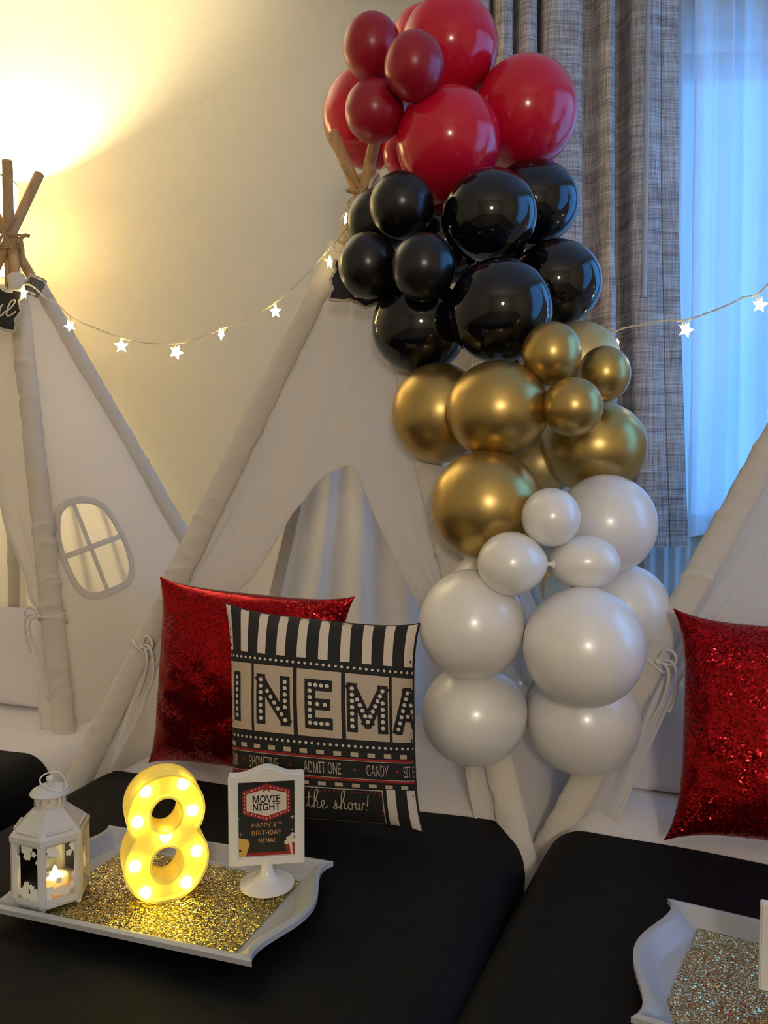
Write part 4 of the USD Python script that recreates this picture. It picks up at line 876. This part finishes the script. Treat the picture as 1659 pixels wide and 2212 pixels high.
BL = [
 ('small red balloon at the upper left of the red cluster', 804, 103, 63, 68, 1.880, M_RED2, (.5, -.6, .6)),
 ('darkest small matt red balloon in front of the topmost large red balloon', 895, 144, 65, 70, 1.770, M_RED2, (.0, -.5, .8)),
 ('small red balloon just above the tent pole tips', 809, 240, 64, 65, 1.860, M_RED2, (.6, .4, .6)),
 ('topmost large glossy red balloon', 971, 104, 105, 105, 1.977, M_RED1, (.2, -.9, .4)),
 ('red balloon peeking out behind the topmost large red balloon', 922, 92, 76, 76, 2.143, M_RED1, (.3, -.8, .2)),
 ('large red balloon at the far left behind the pole tips', 801, 254, 104, 106, 2.224, M_RED1, (.8, .0, .4)),
 ('large red balloon whose neck points down into the black balloons', 968, 308, 113, 113, 1.873, M_RED1, (-.16, -1, .0)),
 ('large red balloon at the right in front of the drape', 1134, 245, 111, 115, 1.956, M_RED1, (-.8, -.5, .3)),
 ('red balloon mostly hidden under the right red balloon', 1122, 330, 82, 82, 2.171, M_RED1, (-.7, .2, .3)),
 ('red balloon hidden behind the pole tips and lower red balloon', 895, 325, 70, 70, 2.116, M_RED1, (.6, .3, .5)),
 ('small matt black balloon at the top of the black cluster', 868, 444, 70, 70, 1.752, M_BLK2, (.7, -.5, .5)),
 ('small black balloon half hidden at the left next to the wall', 816, 480, 67, 70, 1.878, M_BLK2, (.8, .0, .5)),
 ('leftmost small black balloon in front of the name plaque', 795, 574, 64, 70, 1.760, M_BLK2, (.8, .1, .5)),
 ('small matt black balloon in the middle of the black cluster', 915, 578, 69, 73, 1.659, M_BLK2, (.1, .2, .9)),
 ('large glossy black balloon at the top centre of the black cluster', 1057, 465, 103, 97, 1.760, M_BLK1, (-.7, -.4, .5)),
 ('glossy black balloon at the upper right under the red balloons', 1150, 440, 99, 90, 1.920, M_BLK1, (-.8, -.4, .3)),
 ('glossy black balloon at the right edge above the gold balloons', 1200, 612, 98, 92, 1.840, M_BLK1, (-.9, .1, .3)),
 ('largest glossy black balloon just above the gold cluster', 1080, 671, 113, 112, 1.671, M_BLK1, (-.4, .3, .8)),
 ('glossy black balloon at the lower left over the white tent', 907, 706, 104, 101, 1.791, M_BLK1, (.7, .4, .5)),
 ('small chrome gold balloon topmost of the gold trio', 1191, 765, 64, 69, 1.560, M_GOLD, (.2, -.5, .8)),
 ('pale gold balloon behind the small gold trio', 1254, 778, 84, 82, 1.800, M_GOLD2, (-.6, -.6, .2)),
 ('small chrome gold balloon rightmost of the gold trio', 1305, 808, 56, 60, 1.620, M_GOLD, (-.6, -.2, .7)),
 ('small chrome gold balloon lowest of the gold trio', 1237, 879, 64, 64, 1.500, M_GOLD, (.0, .4, .9)),
 ('large gold balloon leftmost of the gold cluster', 948, 893, 102, 108, 1.725, M_GOLD, (.8, -.1, .5)),
 ('large gold balloon in the centre of the gold cluster', 1075, 886, 110, 106, 1.569, M_GOLD, (.4, -.2, .9)),
 ('large gold balloon at the right in front of the drape', 1284, 966, 111, 100, 1.711, M_GOLD, (-.8, .2, .4)),
 ('lowest and largest gold balloon above the white balloons', 1051, 1091, 120, 119, 1.536, M_GOLD, (.5, .5, .7)),
 ('small white balloon topmost of the white trio', 1190, 1118, 63, 64, 1.430, M_PEARL, (.0, -.6, .8)),
 ('large white balloon at the upper right below the gold', 1308, 1133, 108, 108, 1.609, M_PEARL, (-.8, -.4, .3)),
 ('small white balloon leftmost of the white trio', 1104, 1217, 72, 69, 1.420, M_PEARL, (.95, .0, .2)),
 ('small oval white balloon rightmost of the white trio', 1262, 1215, 76, 58, 1.445, M_PEARL, (-.95, .0, .2)),
 ('large pearl white balloon at the left beside the striped cushion', 1020, 1348, 115, 119, 1.487, M_PEARL, (.7, .3, .6)),
 ('largest pearl white balloon, nearest to the camera', 1260, 1397, 130, 130, 1.415, M_PEARL, (-.5, .4, .8)),
 ('white balloon at the far right in front of the blue curtain', 1342, 1317, 103, 100, 1.660, M_PEARL, (-.9, .1, .2)),
 ('lowest left white balloon over the black blanket', 1024, 1543, 113, 109, 1.540, M_PEARL, (.7, .5, .4)),
 ('lowest right white balloon between the two tents', 1258, 1553, 122, 118, 1.550, M_PEARL, (-.6, .6, .4)),
 ('white balloon almost hidden behind the left white balloons', 1048, 1268, 76, 76, 1.633, M_PEARL, (.7, .0, .5)),
 ('black balloon in the shadowed middle behind the small black ones', 962, 528, 84, 84, 1.875, M_BLK1, (.3, .0, .3)),
 ('black balloon wedged behind the gap of the right black balloons', 1128, 552, 72, 72, 1.985, M_BLK1, (-.6, .0, .3)),
 ('gold balloon deep in the gap of the gold cluster', 1165, 1005, 72, 72, 1.80, M_GOLD2, (.2, .5, .3)),
 ('white balloon behind the gap of the four lowest white balloons', 1150, 1455, 78, 78, 1.70, M_PEARL, (.1, .5, .3)),
]
for i, (lab, px, py, rx, ry, Y, m, ax) in enumerate(BL):
    balloon(lab, px, py, rx, ry, Y, m, ax, tail=1.13 if i == 6 else 1.10, knot=True, nipple=i == 6, group='%s balloons of the garland' % ('red' if i < 10 else 'black' if i < 19 or i in (37, 38) else 'gold' if i < 27 or i == 39 else 'white'))
# twine that holds the white cluster
k0 = P(1181, 1215, 1.44)
tz_ = thing('balloon_twine', 'tan twine knotted between the small white balloons', 'twine', k0)
obj('cord', join(tube(spline([k0 + V(0, 0, .006), k0 + V(.001, 0, -.012), k0 + V(-.003, .01, -.03), P(1172, 1262, 1.46), P(1169, 1292, 1.47)], 24), .0016, 7), tube(spline([k0, P(1176, 1250, 1.455), P(1174, 1290, 1.47)], 16), .0012, 7), trimesh.creation.icosphere(2, .0055).apply_translation(k0), trimesh.creation.icosphere(2, .006).apply_translation(k0 + V(.001, 0, -.022))), M_TWINE, tz_, smooth=True)

# ------------------------------------------------------------------ star fairy lights
def twisted(pts, r=.0019, n=None, turns=150.0):
    p = np.asarray(pts); d = np.r_[0, np.cumsum(np.linalg.norm(np.diff(p, axis=0), axis=1))]
    t = np.gradient(p, axis=0); t /= np.linalg.norm(t, axis=1, keepdims=True); a = np.cross(t, [0, .3, 1.0]); a /= np.linalg.norm(a, axis=1, keepdims=True); b = np.cross(t, a)
    return [tube(p + r * .75 * (np.cos(d * turns + ph)[:, None] * a + np.sin(d * turns + ph)[:, None] * b), r * .62, 6) for ph in (0, np.pi)]
def star_bulb(t, top, c, R, yaw, roll):
    """a solid five-pointed star lamp with its clear socket, hung from the wire at top."""
    dn = unit(c - top); view = unit(c - V(0, 0, ZC)); ca, sa = math.cos(yaw), math.sin(yaw)
    x = unit(np.cross(view, V(0, 0, 1))); nrm = unit(-view * ca + x * sa); xx = unit(np.cross(V(0, 0, 1), nrm)); up = np.cross(nrm, xx)
    cr, sr = math.cos(roll), math.sin(roll); x2, u2 = xx * cr + up * sr, -xx * sr + up * cr
    ring = [(R if k % 2 == 0 else R * .46) * (math.sin(k * np.pi / 5) * x2 + math.cos(k * np.pi / 5) * u2) for k in range(10)]
    v = np.array([c + q for q in ring] + [c + nrm * R * .42, c - nrm * R * .42]); f = []
    for k in range(10): f += [[k, (k + 1) % 10, 11][::-1], [(k + 1) % 10, k, 10][::-1]]
    s = obj('star_lamp', (v, np.array(f)), M_STAR, t, smooth=False)
    obj('socket', tube([top, top + (c - top) * .3, c - dn * R * .55], [.0022, .0034, .0040], 8), M_SOCKET, s, smooth=True)
    return s
def strand(label, wire, stars, loc_i=0):
    pts = np.vstack([spline(np.array([P(*q) for q in w]), max(80, len(w) * 45)) if len(w) > 2 else np.array([P(*q) for q in w]) for w in wire[:1]])
    t = thing('star_lights', label, 'string lights', pts[0])
    parts = twisted(pts)
    for w in wire[1:]: parts += twisted(spline(np.array([P(*q) for q in w]), len(w) * 16))
    obj('wire', join(*parts), M_WIRE, t, smooth=True)
    for (tx_, ty_, cx, cy, Y, Rp, yaw, roll) in stars: star_bulb(t, P(tx_, ty_, Y), P(cx, cy, Y), Rp / 1700 * Y, yaw, roll)
    return t
Ym = lambda x: 2.36 + (1.90 - 2.36) * (x - 50) / 690
w1 = [(44, 640, 2.40), (52, 616, 2.39), (70, 618, 2.385), (100, 645, 2.37), (130, 662, 2.36), (152, 684, 2.34), (205, 708, 2.31), (262, 730, 2.27), (325, 741, 2.22), (380, 742, 2.19), (430, 730, 2.15), (487, 708, 2.11), (545, 684, 2.08), (594, 654, 2.04), (645, 610, 2.0), (695, 555, 1.95), (722, 525, 1.93), (735, 505, 1.92)]
st1 = [(50, 618, 51, 632, 2.37, 15, .9, .1), (152, 684, 151, 704, 2.33, 13, .3, .5), (262, 730, 262, 747, 2.26, 16, .1, .05), (377, 742, 381, 761, 2.18, 16, .15, -.35), (487, 708, 478, 721, 2.10, 15, 1.1, -.5), (594, 654, 595, 673, 2.03, 15, .5, .15), (696, 558, 712, 566, 1.94, 15, 1.15, 1.4), (748, 460, 749, 474, 1.93, 14, 1.0, .15)]
tangle = [[(735, 505, 1.92), (730, 490, 1.915), (738, 468, 1.91), (752, 445, 1.91), (765, 428, 1.92)], [(735, 512, 1.92), (742, 497, 1.91), (752, 488, 1.90), (746, 510, 1.91), (735, 516, 1.92)], [(729, 520, 1.92), (721, 532, 1.92), (726, 544, 1.92), (738, 546, 1.92), (748, 538, 1.93)], [(737, 508, 1.93), (750, 518, 1.93), (760, 505, 1.93), (770, 470, 1.94)], [(766, 430, 1.93), (768, 446, 1.93), (782, 425, 1.97), (800, 405, 1.98), (803, 385, 1.99), (799, 396, 1.985), (800, 415, 1.98)], [(797, 420, 1.98), (803, 392, 1.97), (815, 375, 1.96), (838, 352, 1.96)], [(736, 514, 1.915), (745, 520, 1.91), (752, 512, 1.915), (745, 500, 1.92)]]
s1 = strand('string of warm star fairy lights between the left and middle tents', [w1] + tangle, st1)
# battery case tucked behind the left tent top
bc = P(73, 617, 2.46); Mb = frame4(bc, unit([.86, -.2, -.35]), unit([-.35, .3, .86]), unit(np.cross(unit([.86, -.2, -.35]), unit([-.35, .3, .86]))))
Mb[:3, 1] = np.cross(Mb[:3, 2], Mb[:3, 0])
bx = obj('battery_case', rbox((.055, .062, .022), .003, Mb), mat('clear_case', base_color=(.95, .95, .95), roughness=.06, transmission_weight=.92, ior=1.25), s1, smooth=40)
obj('batteries', join(*[xf(trimesh.creation.cylinder(.0068, .044, sections=16), Mb @ trimesh.transformations.translation_matrix([dx, 0, 0]) @ trimesh.transformations.rotation_matrix(np.pi / 2, [1, 0, 0])) for dx in (-.016, 0, .016)]), mat('battery_steel', base_color=(.06, .06, .065), roughness=.3, metallic=.6), bx, smooth=40)
w2_ = [(1240, 735, 1.95), (1290, 728, 1.93), (1322, 719, 1.92), (1350, 708, 1.91), (1380, 703, 1.90), (1440, 692, 1.885), (1478, 692, 1.87), (1520, 679, 1.86), (1580, 655, 1.84), (1610, 641, 1.83), (1633, 637, 1.82), (1659, 614, 1.81), (1700, 585, 1.80), (1800, 540, 1.78)]
st2 = [(1475, 693, 1482, 713, 1.87, 17, .2, -.3), (1635, 638, 1642, 659, 1.82, 17, .2, -.15), (1330, 735, 1334, 740, 1.91, 9, 1.2, .3)]
strand('string of star fairy lights crossing in front of the blue window', [w2_], st2)
